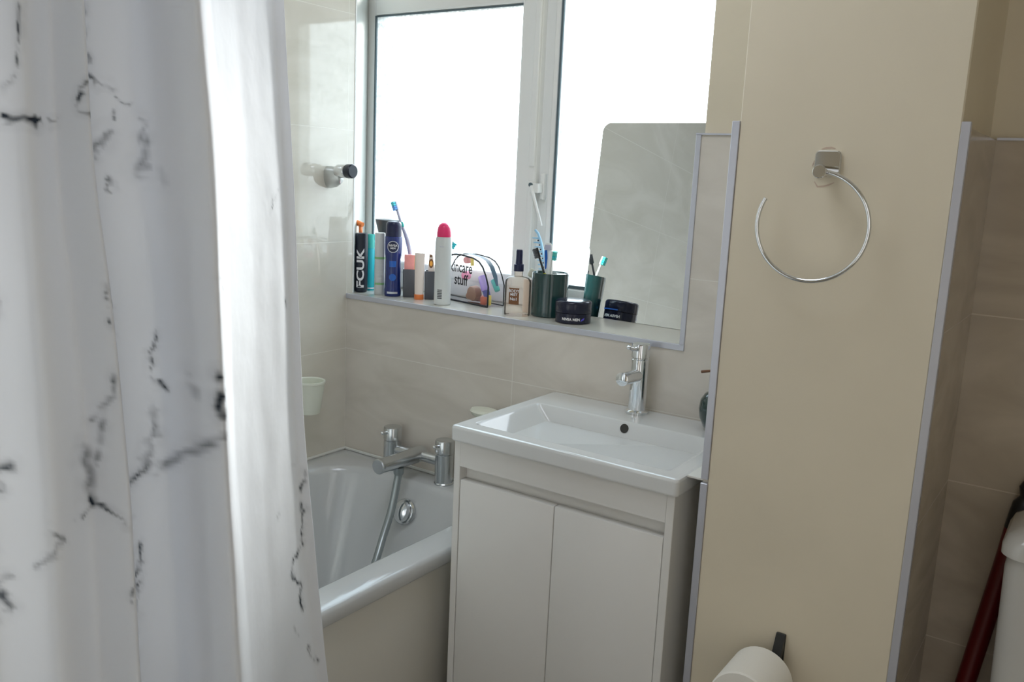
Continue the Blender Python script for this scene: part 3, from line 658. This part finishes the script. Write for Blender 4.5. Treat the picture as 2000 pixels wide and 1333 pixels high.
for s_, zz, sz, uc in (('skincare', .0915, .0400, .1185), ('stuff', .0585, .0400, .1110)):
    b = text_bm(s_, sz, bold=.0006)
    for v in b.bm.verts:
        v.co = bp(uc - v.co.x*.80, -.0006, zz + v.co.y)
    b.build('lettering', M['black'], fp, smooth=False)
# what the bag holds
def stick(name, label, p0, p1, r0, m, capm=None, capl=.3, sx=1.):
    P0, P1 = bp(*p0), bp(*p1); t = thing(name, label, 'cosmetic', tuple(P0), None)
    d = (P1-P0); L_ = d.length; e = L_*(1-capl) if capm else L_
    b = MB(); b.lathe(P0, [(0, 0), (r0*.92, 0), (r0, r0*.12), (r0, e*.92), (r0*.9, e), (0, e)], 24, axis=d, sx=sx); b.build('body', m, t)
    if capm:
        b = MB(); b.lathe(P0+d.normalized()*(e+.0003), [(0, 0), (r0*.8, 0), (r0*.8, L_-e-.001), (r0*.6, L_-e), (0, L_-e)], 24, axis=d, sx=sx); b.build('cap', capm, t)
stick('squeeze_tube', 'lilac tube with indigo tip leaning inside the clear bag', (.0560, .026, .074), (.0270, .024, .018), .0115, M['purple'], M['indigo'], .35)
stick('lip_balm', 'slanted sea-green stick inside the clear bag', (.0300, .042, .066), (.0110, .042, .040), .0075, M['teal_dk'])
stick('compact', 'round brown compact lying inside the clear bag', (.0780, .010, .026), (.0780, .030, .028), .0195, M['brown'])
stick('nail_varnish', 'red pot at the bottom of the clear bag', (.0330, .0165, .0040), (.0330, .0165, .024), .0105, M['red'])
stick('blusher_pot', 'hot pink pot behind the lettering of the clear bag', (.1150, .012, .070), (.1150, .030, .070), .0110, M['pink'])
stick('sample_tube', 'small yellow tube at the top of the clear bag', (.0920, .020, .117), (.0900, .020, .098), .0045, M['yellow'])
stick('peach_cap', 'peach round pot at the top left of the clear bag', (.1180, .018, .110), (.1180, .034, .110), .0085, M['pinkbox'])
stick('foundation_bottle', 'brown bottle lying along the bottom of the clear bag', (.1150, .030, .0155), (.0560, .038, .0140), .0105, M['brown'], M['pinkbox'], .3)
stick('cream_sachet', 'lemon coloured small pot in the right corner of the clear bag', (.0130, .016, .0040), (.0130, .016, .030), .0055, M['yellow'])

# clear peach spray bottle
c = (.6665, .0560)
t, o = can('spray_bottle', 'clear peach body mist bottle with a black pump and brown label', 'toiletry', c, [(0, 0), (.0300, 0), (.0318, .002), (.0318, .080), (.0305, .087), (.0250, .0925), (.0115, .0955), (.0100, .0975), (.0100, .108), (0, .108)], M['amber'])
add_lathe(t, 'pump', c, .1082, [(0, 0), (.0118, 0), (.0120, .001), (.0120, .0165), (.0088, .0175), (.0080, .030), (.0080, .0485), (.0070, .0520), (0, .0525)], M['navy_cap'], 28)
az = face(*c)-.30
lb = patch(.0318, c, az, Z+.050, .0260, .0400, 14, .0005); lo = lb.build('label', M['brown_pr'], o)
for s_, zz, sz in (('BODY', .0625, .0098), ('MIST', .0540, .0085), ('No1', .0430, .0100)):
    wrap(text_bm(s_, sz, bold=.0002), c, .0318, az, Z+zz, eps=.0011).build('lettering', M['white_print'], lo, smooth=False)
# pale pink tube with open flip cap
c = (.6535, .1215)
t, o = can('lotion_tube', 'pale pink tube with its square clear flip cap open, beside the green tumbler', 'tube', c, [(0, 0), (.0118, 0), (.0124, .002), (.0124, .078), (.0115, .083), (0, .083)], M['cream_tube'])
b = MB()
R_ = Matrix.Rotation(math.radians(34), 4, 'Z') @ Matrix.Rotation(math.radians(28), 4, 'Y')
r = bmesh.ops.create_cube(b.bm, size=1.)
for v in r['verts']: v.co = Vector((.6655, .1200, 1.1035)) + R_ @ Vector((v.co.x*.021, v.co.y*.010, v.co.z*.021))
bmesh.ops.bevel(b.bm, geom=b.bm.edges[:], offset=.002, segments=2, affect='EDGES'); b.build('flip_cap', M['beaker'], t)

# dark green toothbrush tumbler
c = (.7220, .1140)
t, o = can('toothbrush_holder', 'dark green glazed tumbler holding toothbrushes, left of the mirror', 'tumbler', c, [(0, 0), (.0430, 0), (.0448, .002), (.0452, .104), (.0445, .1065), (.0425, .1065), (.0415, .1045), (.0410, .006), (0, .006)], M['greenglass'])
b = MB(); aa = math.atan2(.56, .83)
half = [Vector((c[0]+.0412*math.cos(aa+math.radians(k)), c[1]+.0412*math.sin(aa+math.radians(k)), Z+.1005)) for k in range(-70, 71, 5)]
b.prism(half, (0, 0, .004)); lid = b.build('lid', M['greenglass'], t)
b = MB(); d1 = Vector((.83, .56, 0)); d2 = Vector((-.56, .83, 0)); cc = Vector((*c, Z+.1046)) + d1*.020 + d2*.006
b.prism([cc+d1*x+d2*y for x, y in ((-.013, -.003), (.013, -.003), (.013, .003), (-.013, .003))], (0, 0, .0003)); b.build('slot', M['gap'], lid)
# comb-like brush
t = thing('interdental_comb', 'light blue long-toothed comb brush standing tallest in the green tumbler', 'comb', (.706, .140, Z+.0065))
b = MB(); sp = [(.706, .140, Z+.0065), (.7035, .141, 1.060), (.6950, .141, 1.098), (.6835, .141, 1.147), (.6710, .141, 1.183), (.6620, .141, 1.202), (.6530, .141, 1.2100)]
b.tube(sp, [.0042, .0042, .0040, .0034, .0034, .0034, .0028], 12); sp_o = b.build('spine', M['lblue'], t)
for k in range(9):
    f = 1.103 + .0108*k; i = max(j for j in range(len(sp)-1) if sp[j][2] <= f); s = (f-sp[i][2])/(sp[i+1][2]-sp[i][2]); px_ = sp[i][0]*(1-s)+sp[i+1][0]*s
    b = MB(); b.tube([(px_-.002, .141, f), (px_-.012, .140, f+.001), (px_-.021, .139, f+.0005)], [.0025, .0019, .0012], 8); b.build('tooth', M['lblue'], t)
    b = MB(); b.lathe((px_-.0035, .1395, f-.0048), [(0, -.0024), (.002, -.001), (.002, .001), (0, .0024)], 8); b.build('gap_bristle', M['navy_cap'], t)
# black toothbrush
t = brush('toothbrush', 'black toothbrush with a lime band leaning left in the green tumbler', [(.724, .0860, Z+.0065), (.7265, .0855, 1.090), (.7190, .085, 1.117), (.7045, .085, 1.150)], [.0034, .0032, .0028, .0024], M['black'], M['grey_flare'], (-.5, -.7, -.3), nb=4, hl=.024, tuft=.008)
b = MB(); b.tube([(.7263, .0855, 1.096), (.7215, .0851, 1.112)], .0040, 12); b.build('lime_band', M['lime'], t)
# toothpaste tube
t = thing('toothpaste_tube', 'white flat toothpaste tube with blue print standing in the green tumbler', 'tube', (.7165, .1215, Z+.0065))
fd = Vector((1, 0, 0)); nd = Vector((0, -1, 0))
b = MB(); rings = []
for z, w_, d_ in ((.0070, .0095, .0085), (.045, .0112, .0075), (.090, .0120, .0060), (.140, .0122, .0035), (.168, .0120, .0016), (.1755, .0095, .0014), (.178, .0060, .0012)):
    q = Vector((.7165-.010*z/.17, .1215, Z+z)); rings.append([q+fd*(w_*math.cos(2*PI*k/28))+nd*(d_*math.sin(2*PI*k/28)) for k in range(28)])
b.loops(rings); tb = b.build('tube', M['white_pl'], t)
b = MB(); q = Vector((.7085, .1215, 1.146)) + nd*.0062
b.prism([q+fd*x+Vector((0, 0, z)) for x, z in ((-.0085, .018), (-.001, .020), (.001, .0), (-.001, -.026), (-.0045, -.028), (-.0065, -.005))], nd*.0003); b.build('blue_swirl', M['blue_band'], tb, smooth=False)
b = MB(); q = Vector((.7070, .1215, 1.1745)) + nd*.0036
b.prism([q+fd*x+Vector((0, 0, z)) for x, z in ((-.0105, -.008), (.0100, -.008), (.0085, .0035), (-.008, .0035))], nd*.0003); b.build('grey_end', M['lilac_pl'], tb, smooth=False)
b = MB(); q = Vector((.7070, .1215, 1.166)) - nd*.0040
b.prism([q+fd*x+Vector((0, 0, z)) for x, z in ((-.003, -.005), (.003, -.005), (.003, .005), (-.003, .005))], -nd*.0003); b.build('blue_mark', M['blue_band'], tb, smooth=False)
# green toothbrush leaning towards the mirror
brush('toothbrush', 'white toothbrush with green bristles leaning towards the mirror from the green tumbler', [(.716, .1030, Z+.0065), (.7275, .0985, 1.080), (.7320, .0945, 1.115), (.7375, .0900, 1.148)], [.0038, .0036, .0030, .0026], M['white_pl'], [M['teal_dk'], M['teal'], M['teal_dk']], (.9, .2, -.3), nb=4, hl=.022, tuft=.009)
# navy cream jar
c = (.8140, .0765)
t, o = can('cream_jar', 'squat navy-black cream jar in front of the mirror', 'jar', c, [(0, 0), (.0400, 0), (.0425, .002), (.0428, .0240), (.0415, .0250), (0, .0250)], M['navy_jar'])
ld = add_lathe(t, 'lid', c, .0254, [(0, 0), (.0430, 0), (.0436, .001), (.0436, .0215), (.0425, .0245), (.0395, .0275), (.0375, .0280), (0, .0280)], M['navy_jar'])
add_lathe(ld, 'lid_sheen', (0, 0), 0, [(0, 0), (.0345, 0), (.0345, .0006), (0, .0006)], M['silver_print']).location = (0, 0, 0)  # pale disc puts the sky's reflection on the lid into its colour
az = face(*c)
wrap(text_bm('NIVEA MEN', .0085, bold=.0003), c, .0428, az-.12, Z+.0115).build('lettering', M['white_print'], o, smooth=False)
b = MB(); b.prism([(-.004, -.004, 0), (.004, -.001, 0), (.006, .0045, 0), (-.002, .001, 0)], (0, 0, .0001)); wrap(b, c, .0428, az+.52, Z+.0115, eps=.0006).build('blue_mark', mat('violet_print', (.10, .08, .62), .4), o)
wrap(text_bm('NIVEA MEN', .0095, bold=.0003), c, .0428, az+PI-.5, Z+.0115).build('lettering', M['white_print'], o, smooth=False)
patch(.0436, c, az+PI-.2, Z+.0285, .060, .0030, 20).build('blue_band', M['blue_band'], o)

# ---------------------------------------------------------------- shower curtain
GRID=[
 [(0.850,-1.3562,2.1000),(0.850,-1.4100,1.4642),(0.850,-1.4214,1.3295),(0.850,-1.4334,1.1895),(0.850,-1.4483,1.0140),(0.850,-1.4646,0.8228),(0.850,-1.5228,0.1400)],
 [(0.900,-1.3060,2.1000),(0.900,-1.3526,1.4711),(0.900,-1.3628,1.3334),(0.900,-1.3735,1.1899),(0.900,-1.3869,1.0093),(0.900,-1.4015,0.8118),(0.900,-1.4512,0.1400)],
 [(0.840,-1.2399,2.1000),(0.840,-1.2595,1.4918),(0.840,-1.2645,1.3365),(0.840,-1.2645,1.1722),(0.840,-1.2667,0.9611),(0.840,-1.2696,0.7249),(0.840,-1.2768,0.1400)],
 [(0.908,-1.2294,2.1000),(0.908,-1.2318,1.4922),(0.908,-1.2324,1.3396),(0.908,-1.2303,1.1772),(0.908,-1.2270,0.9668),(0.908,-1.2268,0.7306),(0.908,-1.2263,0.1400)],
 [(0.902,-1.1971,2.1000),(0.902,-1.1979,1.4986),(0.902,-1.1981,1.3411),(0.902,-1.1890,1.1725),(0.902,-1.1783,0.9518),(0.902,-1.1734,0.7025),(0.902,-1.1623,0.1400)],
 [(0.955,-1.2026,2.1000),(0.955,-1.1924,1.4960),(0.955,-1.1898,1.3427),(0.955,-1.1763,1.1777),(0.955,-1.1630,0.9607),(0.955,-1.1552,0.7143),(0.955,-1.1370,0.1400)],
 [(0.885,-1.1629,2.1000),(0.885,-1.1532,1.5078),(0.885,-1.1505,1.3429),(0.885,-1.1361,1.1654),(0.885,-1.1218,0.9320),(0.885,-1.1136,0.6670),(0.885,-1.0973,0.1400)],
 [(0.900,-1.1261,2.1000),(0.900,-1.1075,1.5150),(0.900,-1.1021,1.3454),(0.900,-1.0853,1.1624),(0.900,-1.0725,0.9220),(0.900,-1.0633,0.6486),(0.900,-1.0462,0.1400)],
 [(1.010,-1.1459,2.1000),(1.010,-1.0983,1.5091),(1.010,-1.0854,1.3488),(1.010,-1.0771,1.1749),(1.010,-1.0688,0.9481),(1.010,-1.0550,0.6872),(1.010,-1.0261,0.1400)],
 [(0.965,-1.0947,2.1000),(0.965,-1.0454,1.5216),(0.965,-1.0308,1.3502),(0.965,-1.0226,1.1643),(0.965,-1.0135,0.9216),(0.965,-0.9950,0.6408),(0.965,-0.9620,0.1400)],
 [(0.915,-1.0233,2.1000),(0.915,-0.9730,1.5380),(0.915,-0.9564,1.3525),(0.915,-0.9469,1.1510),(0.915,-0.9353,0.8876),(0.915,-0.9128,0.5818),(0.915,-0.8803,0.1400)],
 [(0.882,-0.9503,2.1000),(0.882,-0.9065,1.5522),(0.882,-0.8907,1.3548),(0.882,-0.8772,1.1404),(0.882,-0.8606,0.8587),(0.882,-0.8305,0.5292),(0.882,-0.7949,0.1400)],
 [(0.864,-0.9042,2.1000),(0.864,-0.8680,1.5603),(0.864,-0.8543,1.3560),(0.864,-0.8394,1.1346),(0.864,-0.8191,0.8427),(0.864,-0.7827,0.4992),(0.864,-0.7446,0.1400)],
 [(0.868,-0.8881,2.1000),(0.868,-0.8526,1.5628),(0.868,-0.8390,1.3568),(0.868,-0.8252,1.1337),(0.868,-0.8027,0.8392),(0.868,-0.7611,0.4903),(0.868,-0.7193,0.1400)],
 [(0.855,-0.8806,2.1000),(0.855,-0.8539,1.5634),(0.855,-0.8436,1.3563),(0.855,-0.8205,1.1317),(0.855,-0.7960,0.8341),(0.855,-0.7556,0.4826),(0.855,-0.7162,0.1400)],
]
VEINS=[
 ([(2.942,1),(2.884,1.133),(2.837,1.25),(2.716,1.3),(2.63,1.333)],0.0025,0.90),
 ([(2.598,1.633),(2.716,1.667),(2.877,1.677),(2.997,1.69),(3.161,1.717),(3.426,1.707)],0.0049,0.90),
 ([(3.771,1.723),(4.06,1.71)],0.0033,0.60),
 ([(6.023,1),(6.031,1.133),(6.025,1.283),(6.246,1.327),(6.409,1.367),(6.578,1.383)],0.0033,0.75),
 ([(4.975,1.333),(4.701,1.4),(4.571,1.5),(4.657,1.583),(4.873,1.617)],0.0041,0.80),
 ([(6.018,1.967),(6.176,1.973),(6.335,1.917),(6.442,1.833)],0.0066,0.60),
 ([(6.661,1.483),(6.776,1.533),(6.982,1.533)],0.0016,0.50),
 ([(6.66,1.6),(6.616,1.707)],0.0016,0.60),
 ([(7.097,1.65),(7.196,1.717),(7.118,1.867),(7.065,1.883)],0.0041,0.45),
 ([(7.183,1.917),(7.139,2.017),(7.026,2.1),(7.172,2.093)],0.0074,0.50),
 ([(7.334,2.117),(7.371,2.183)],0.0074,0.20),
 ([(6.423,2.167),(6.411,2.227)],0.0020,0.90),
 ([(4.929,2.89),(4.926,2.983),(6.041,3.042),(4.985,3.089),(6.008,3.153)],0.0033,0.90),
 ([(6.985,3.153),(6.812,3.25),(6.769,3.375),(6.836,3.422),(7.048,3.439),(7.129,3.458)],0.0025,0.85),
 ([(4.862,3.375),(4.776,3.5),(4.464,3.556),(4.228,3.625)],0.0049,0.60),
 ([(4.519,3.583),(4.386,3.722),(4.26,3.847)],0.0066,0.55),
 ([(3.953,3.778),(4.05,3.861),(4.054,4),(4.1,4.067)],0.0090,0.50),
 ([(4.037,4.054),(4.085,4.07)],0.0066,0.90),
 ([(4.1,4.067),(4.361,4.094),(4.613,4.147),(4.802,4.188)],0.0041,0.80),
 ([(4.005,4.067),(3.684,4.134),(3.544,4.166)],0.0025,0.70),
 ([(2.961,4.255),(3.183,4.295),(3.172,4.335),(2.9,4.402),(2.814,4.456),(2.615,4.501)],0.0041,0.50),
 ([(2.173,3.883),(2.329,3.875),(2.408,3.861)],0.0066,0.80),
 ([(2.156,3.986),(2.272,3.986)],0.0049,0.70),
 ([(2.057,4.63),(2.194,4.638),(2.279,4.684)],0.0074,0.80),
 ([(2.143,4.568),(2.341,4.536)],0.0049,0.40),
 ([(2.177,4.751),(2.289,4.724)],0.0049,0.40),
 ([(6.789,3.556),(6.775,3.694),(6.565,3.833),(6.476,3.903)],0.0066,0.50),
 ([(6.524,3.875),(6.211,3.944),(6.105,3.958)],0.0049,0.80),
 ([(6.538,3.903),(6.925,3.861),(7.173,3.833),(7.357,3.792),(7.67,3.756),(7.937,3.722),(8.078,3.703)],0.0074,0.50),
 ([(7.942,3.403),(7.97,3.5),(7.876,3.556),(7.982,3.597)],0.0082,0.85),
 ([(7.476,3.417),(7.55,3.472)],0.0107,0.30),
 ([(6.303,4.322),(6.304,4.402),(6.19,4.483),(6.11,4.697),(6.026,5)],0.0033,0.80),
 ([(4.972,4.563),(4.843,4.67)],0.0033,0.60),
 ([(6.05,4.161),(6.096,4.214)],0.0025,0.70),
 ([(11.38,2.267),(10.955,2.317),(10.828,2.367)],0.0025,0.60),
 ([(8.297,2.817),(8.457,2.917)],0.0033,0.50),
 ([(11.55,2.96),(11.627,2.973)],0.0025,0.70),
 ([(10.578,2.99),(10.619,2.993)],0.0025,0.60),
 ([(12.67,3.917),(12.225,3.986),(11.823,4.013)],0.0041,0.70),
 ([(11.875,4.067),(12.288,4.107),(11.827,4.201),(11.823,4.268),(11.134,4.362),(10.907,4.402),(11.015,4.469),(11.552,4.496),(11.287,4.563),(11.414,4.617)],0.0033,0.90),
 ([(11.374,3.875),(11.759,3.847)],0.0025,0.50),
 ([(10.613,4.107),(10.489,4.147)],0.0041,0.30),
 ([(10.832,4.71),(10.977,4.764)],0.0025,0.40),
 ([(11.557,4.818),(11.693,4.858),(12.116,4.89)],0.0025,0.90),
 ([(1.981,2.667),(2.181,2.867),(2.365,2.967),(2.203,3.222)],0.0049,0.60),
 ([(1.188,2),(1.476,2.4),(1.404,2.667)],0.0066,0.60),
 ([(1.544,4.107),(1.727,4.322),(1.964,4.375)],0.0057,0.60),
]

G = np.array(GRID)                                # controls x rows x 3
def cat(P, t, k=.5):
    i = int(min(max(math.floor(t), 0), len(P)-2)); s = t-i
    p0, p1, p2, p3 = P[max(i-1, 0)], P[i], P[i+1], P[min(i+2, len(P)-1)]
    m1, m2 = (p2-p0)*k, (p3-p1)*k
    return (2*s**3-3*s**2+1)*p1+(s**3-2*s**2+s)*m1+(-2*s**3+3*s**2)*p2+(s**3-s**2)*m2
def surf(s, v):
    return cat(np.array([cat(G[i], v, .5) if False else cat(G[i], v, .5) for i in range(max(0, int(s)-1), min(len(G), int(s)+3))]), s-max(0, int(s)-1), .36)
NS, NV = 20, 58
ss = np.linspace(0, len(G)-1, (len(G)-1)*NS+1); vv = np.linspace(0, G.shape[1]-1, (G.shape[1]-1)*NV+1)
cols = np.array([[cat(G[i], v) for v in vv] for i in range(len(G))])
def cat_cols(t, k=.36):
    i = int(min(max(math.floor(t), 0), len(cols)-2)); s = t-i
    p0, p1, p2, p3 = cols[max(i-1, 0)], cols[i], cols[i+1], cols[min(i+2, len(cols)-1)]
    m1, m2 = (p2-p0)*k, (p3-p1)*k
    return (2*s**3-3*s**2+1)*p1+(s**3-2*s**2+s)*m1+(-2*s**3+3*s**2)*p2+(s**3-s**2)*m2
V = np.array([cat_cols(s) for s in ss])           # ns x nv x 3
ns, nv = V.shape[:2]
VX = V.reshape(-1, 3)
# gentle creases in the cloth
for i in range(len(VX)):
    p = VX[i]; w_ = noise.noise(Vector((p[1]*9, p[2]*3.5, 2.0)))*.004 + noise.noise(Vector((p[1]*26, p[2]*9, 7.0)))*.0012
    VX[i, 0] += w_
# printed marble veins: distance to meandering lines across the cloth
vein = np.zeros(len(VX))
jit = np.array([[noise.noise(Vector((p[1]*55, p[2]*55, 1)))*.008+noise.noise(Vector((p[1]*150, p[2]*150, 5)))*.0045, noise.noise(Vector((p[1]*55, p[2]*55, 9)))*.008+noise.noise(Vector((p[1]*150, p[2]*150, 3)))*.0045] for p in VX])
fade = np.array([noise.noise(Vector((p[1]*70, p[2]*70, 20))) for p in VX])
Q = VX.copy(); Q[:, 1] += jit[:, 0]; Q[:, 2] += jit[:, 1]
for pl, w_, inten in VEINS:
    pts = []
    for (s0, v0), (s1, v1) in zip(pl, pl[1:]):
        for k in range(12): pts.append(surf(s0+(s1-s0)*k/12, v0+(v1-v0)*k/12))
    pts.append(surf(*pl[-1])); pts = np.array(pts)
    lo, hi = pts.min(0)-.03, pts.max(0)+.03
    sel = np.where(np.all((Q > lo) & (Q < hi), axis=1))[0]
    if not len(sel): continue
    d = np.sqrt(((Q[sel][:, None, :]-pts[None])**2).sum(2)).min(1)
    hw = w_*1.05
    val = inten*np.clip(1.15-d/hw, 0, 1)*np.clip(.85+1.1*fade[sel], .2, 1.15) + inten*.26*np.clip(1-d/(hw*3.2), 0, 1)*np.clip(.6+fade[sel], 0, 1)
    vein[sel] = np.maximum(vein[sel], val)
me = bpy.data.meshes.new('shower_curtain')
F = [(i*nv+j, (i+1)*nv+j, (i+1)*nv+j+1, i*nv+j+1) for i in range(ns-1) for j in range(nv-1)]
base = np.array((.86, -1.15, .14))
me.from_pydata([tuple(p) for p in (VX-base)], [], F); me.update()
at = me.attributes.new('vein', 'FLOAT', 'POINT'); at.data.foreach_set('value', np.clip(vein, 0, 1).astype(np.float32))
me.polygons.foreach_set('use_smooth', [True]*len(me.polygons)); me.materials.append(M['curtain'])
cu = bpy.data.objects.new('shower_curtain', me); COL.objects.link(cu); cu.location = base
tag(cu, 'white shower curtain printed with grey marble veins, hanging in folds beside the bath', 'curtain')
rl = thing('curtain_rail', 'white shower curtain rail above the bath edge', 'rail', (.862, -.9, 2.105))
b = MB(); b.tube([(.862, -1.763, 2.118), (.862, .0255, 2.118)], .0125, 16); b.build('rail', M['white_pl'], rl)

# ---------------------------------------------------------------- light, sky, camera
w = bpy.data.worlds.new('sky'); sc.world = w; w.use_nodes = True; nt = w.node_tree; L = nt.links
bg = nt.nodes['Background']
tc = nt.nodes.new('ShaderNodeTexCoord'); sp = nt.nodes.new('ShaderNodeSeparateXYZ'); L.new(tc.outputs['Generated'], sp.inputs[0])
cr = nt.nodes.new('ShaderNodeValToRGB'); e = cr.color_ramp.elements
e[0].position = .42; e[0].color = (.20, .205, .20, 1); e[1].position = 1; e[1].color = (.62, .82, 1, 1)
x = e.new(.49); x.color = (.53, .58, .62, 1); x = e.new(.53); x.color = (.86, .95, 1, 1)
mr = nt.nodes.new('ShaderNodeMapRange'); mr.inputs['From Min'].default_value = -1; L.new(sp.outputs['Z'], mr.inputs['Value']); L.new(mr.outputs[0], cr.inputs['Fac'])
L.new(cr.outputs[0], bg.inputs['Color']); bg.inputs['Strength'].default_value = SKY
def area(name, loc, target, sx, sy, power, color):
    l = bpy.data.lights.new(name, 'AREA'); l.shape = 'RECTANGLE'; l.size = sx; l.size_y = sy; l.energy = power; l.color = color
    o = bpy.data.objects.new(name, l); COL.objects.link(o); o.location = loc
    o.rotation_euler = (Vector(target)-Vector(loc)).to_track_quat('-Z', 'Y').to_euler(); return o
p = area('window_portal', (.60, .31, 1.53), (.60, -1, 1.53), 1.25, 1.05, 1, (1, 1, 1)); p.data.cycles.is_portal = True
for nm_, lo_, ta_, sx_, sy_, pw_, co_ in FILL_LIGHTS: area(nm_, lo_, ta_, sx_, sy_, pw_, co_)
if SUN:
    sl = bpy.data.lights.new('low_sun', 'SUN'); sl.energy = SUN; sl.angle = math.radians(16); sl.color = (1, .97, .92)
    so = bpy.data.objects.new('low_sun', sl); COL.objects.link(so); so.location = (.2, 3, 2.5); so.rotation_euler = Vector((.17, -.98, -.36)).to_track_quat('-Z', 'Y').to_euler()
cam = bpy.data.cameras.new('camera'); co = bpy.data.objects.new('camera', cam); COL.objects.link(co)
yw, pt, ro = (math.radians(k) for k in (34.109, 10.555, 2.6423))
f = Vector((-math.sin(yw)*math.cos(pt), math.cos(yw)*math.cos(pt), -math.sin(pt))); rt = Vector((math.cos(yw), math.sin(yw), 0)); u_ = rt.cross(f)
r2 = rt*math.cos(ro)+u_*math.sin(ro); u2 = u_*math.cos(ro)-rt*math.sin(ro)
m4 = Matrix((r2, u2, -f)).transposed().to_4x4(); m4.translation = CAM; co.matrix_world = m4
cam.sensor_width = 36; cam.lens = 36*1726.81/2000; cam.clip_start = .01
sc.camera = co
sc.view_settings.view_transform = 'Standard'; sc.view_settings.look = 'None'; sc.view_settings.gamma = 1; sc.view_settings.use_curve_mapping = False
sc.view_settings.exposure = EXPOSURE
sc.cycles.use_denoising = True; sc.cycles.max_bounces = 14; sc.cycles.diffuse_bounces = 8; sc.cycles.transparent_max_bounces = 24; sc.cycles.sample_clamp_indirect = 6
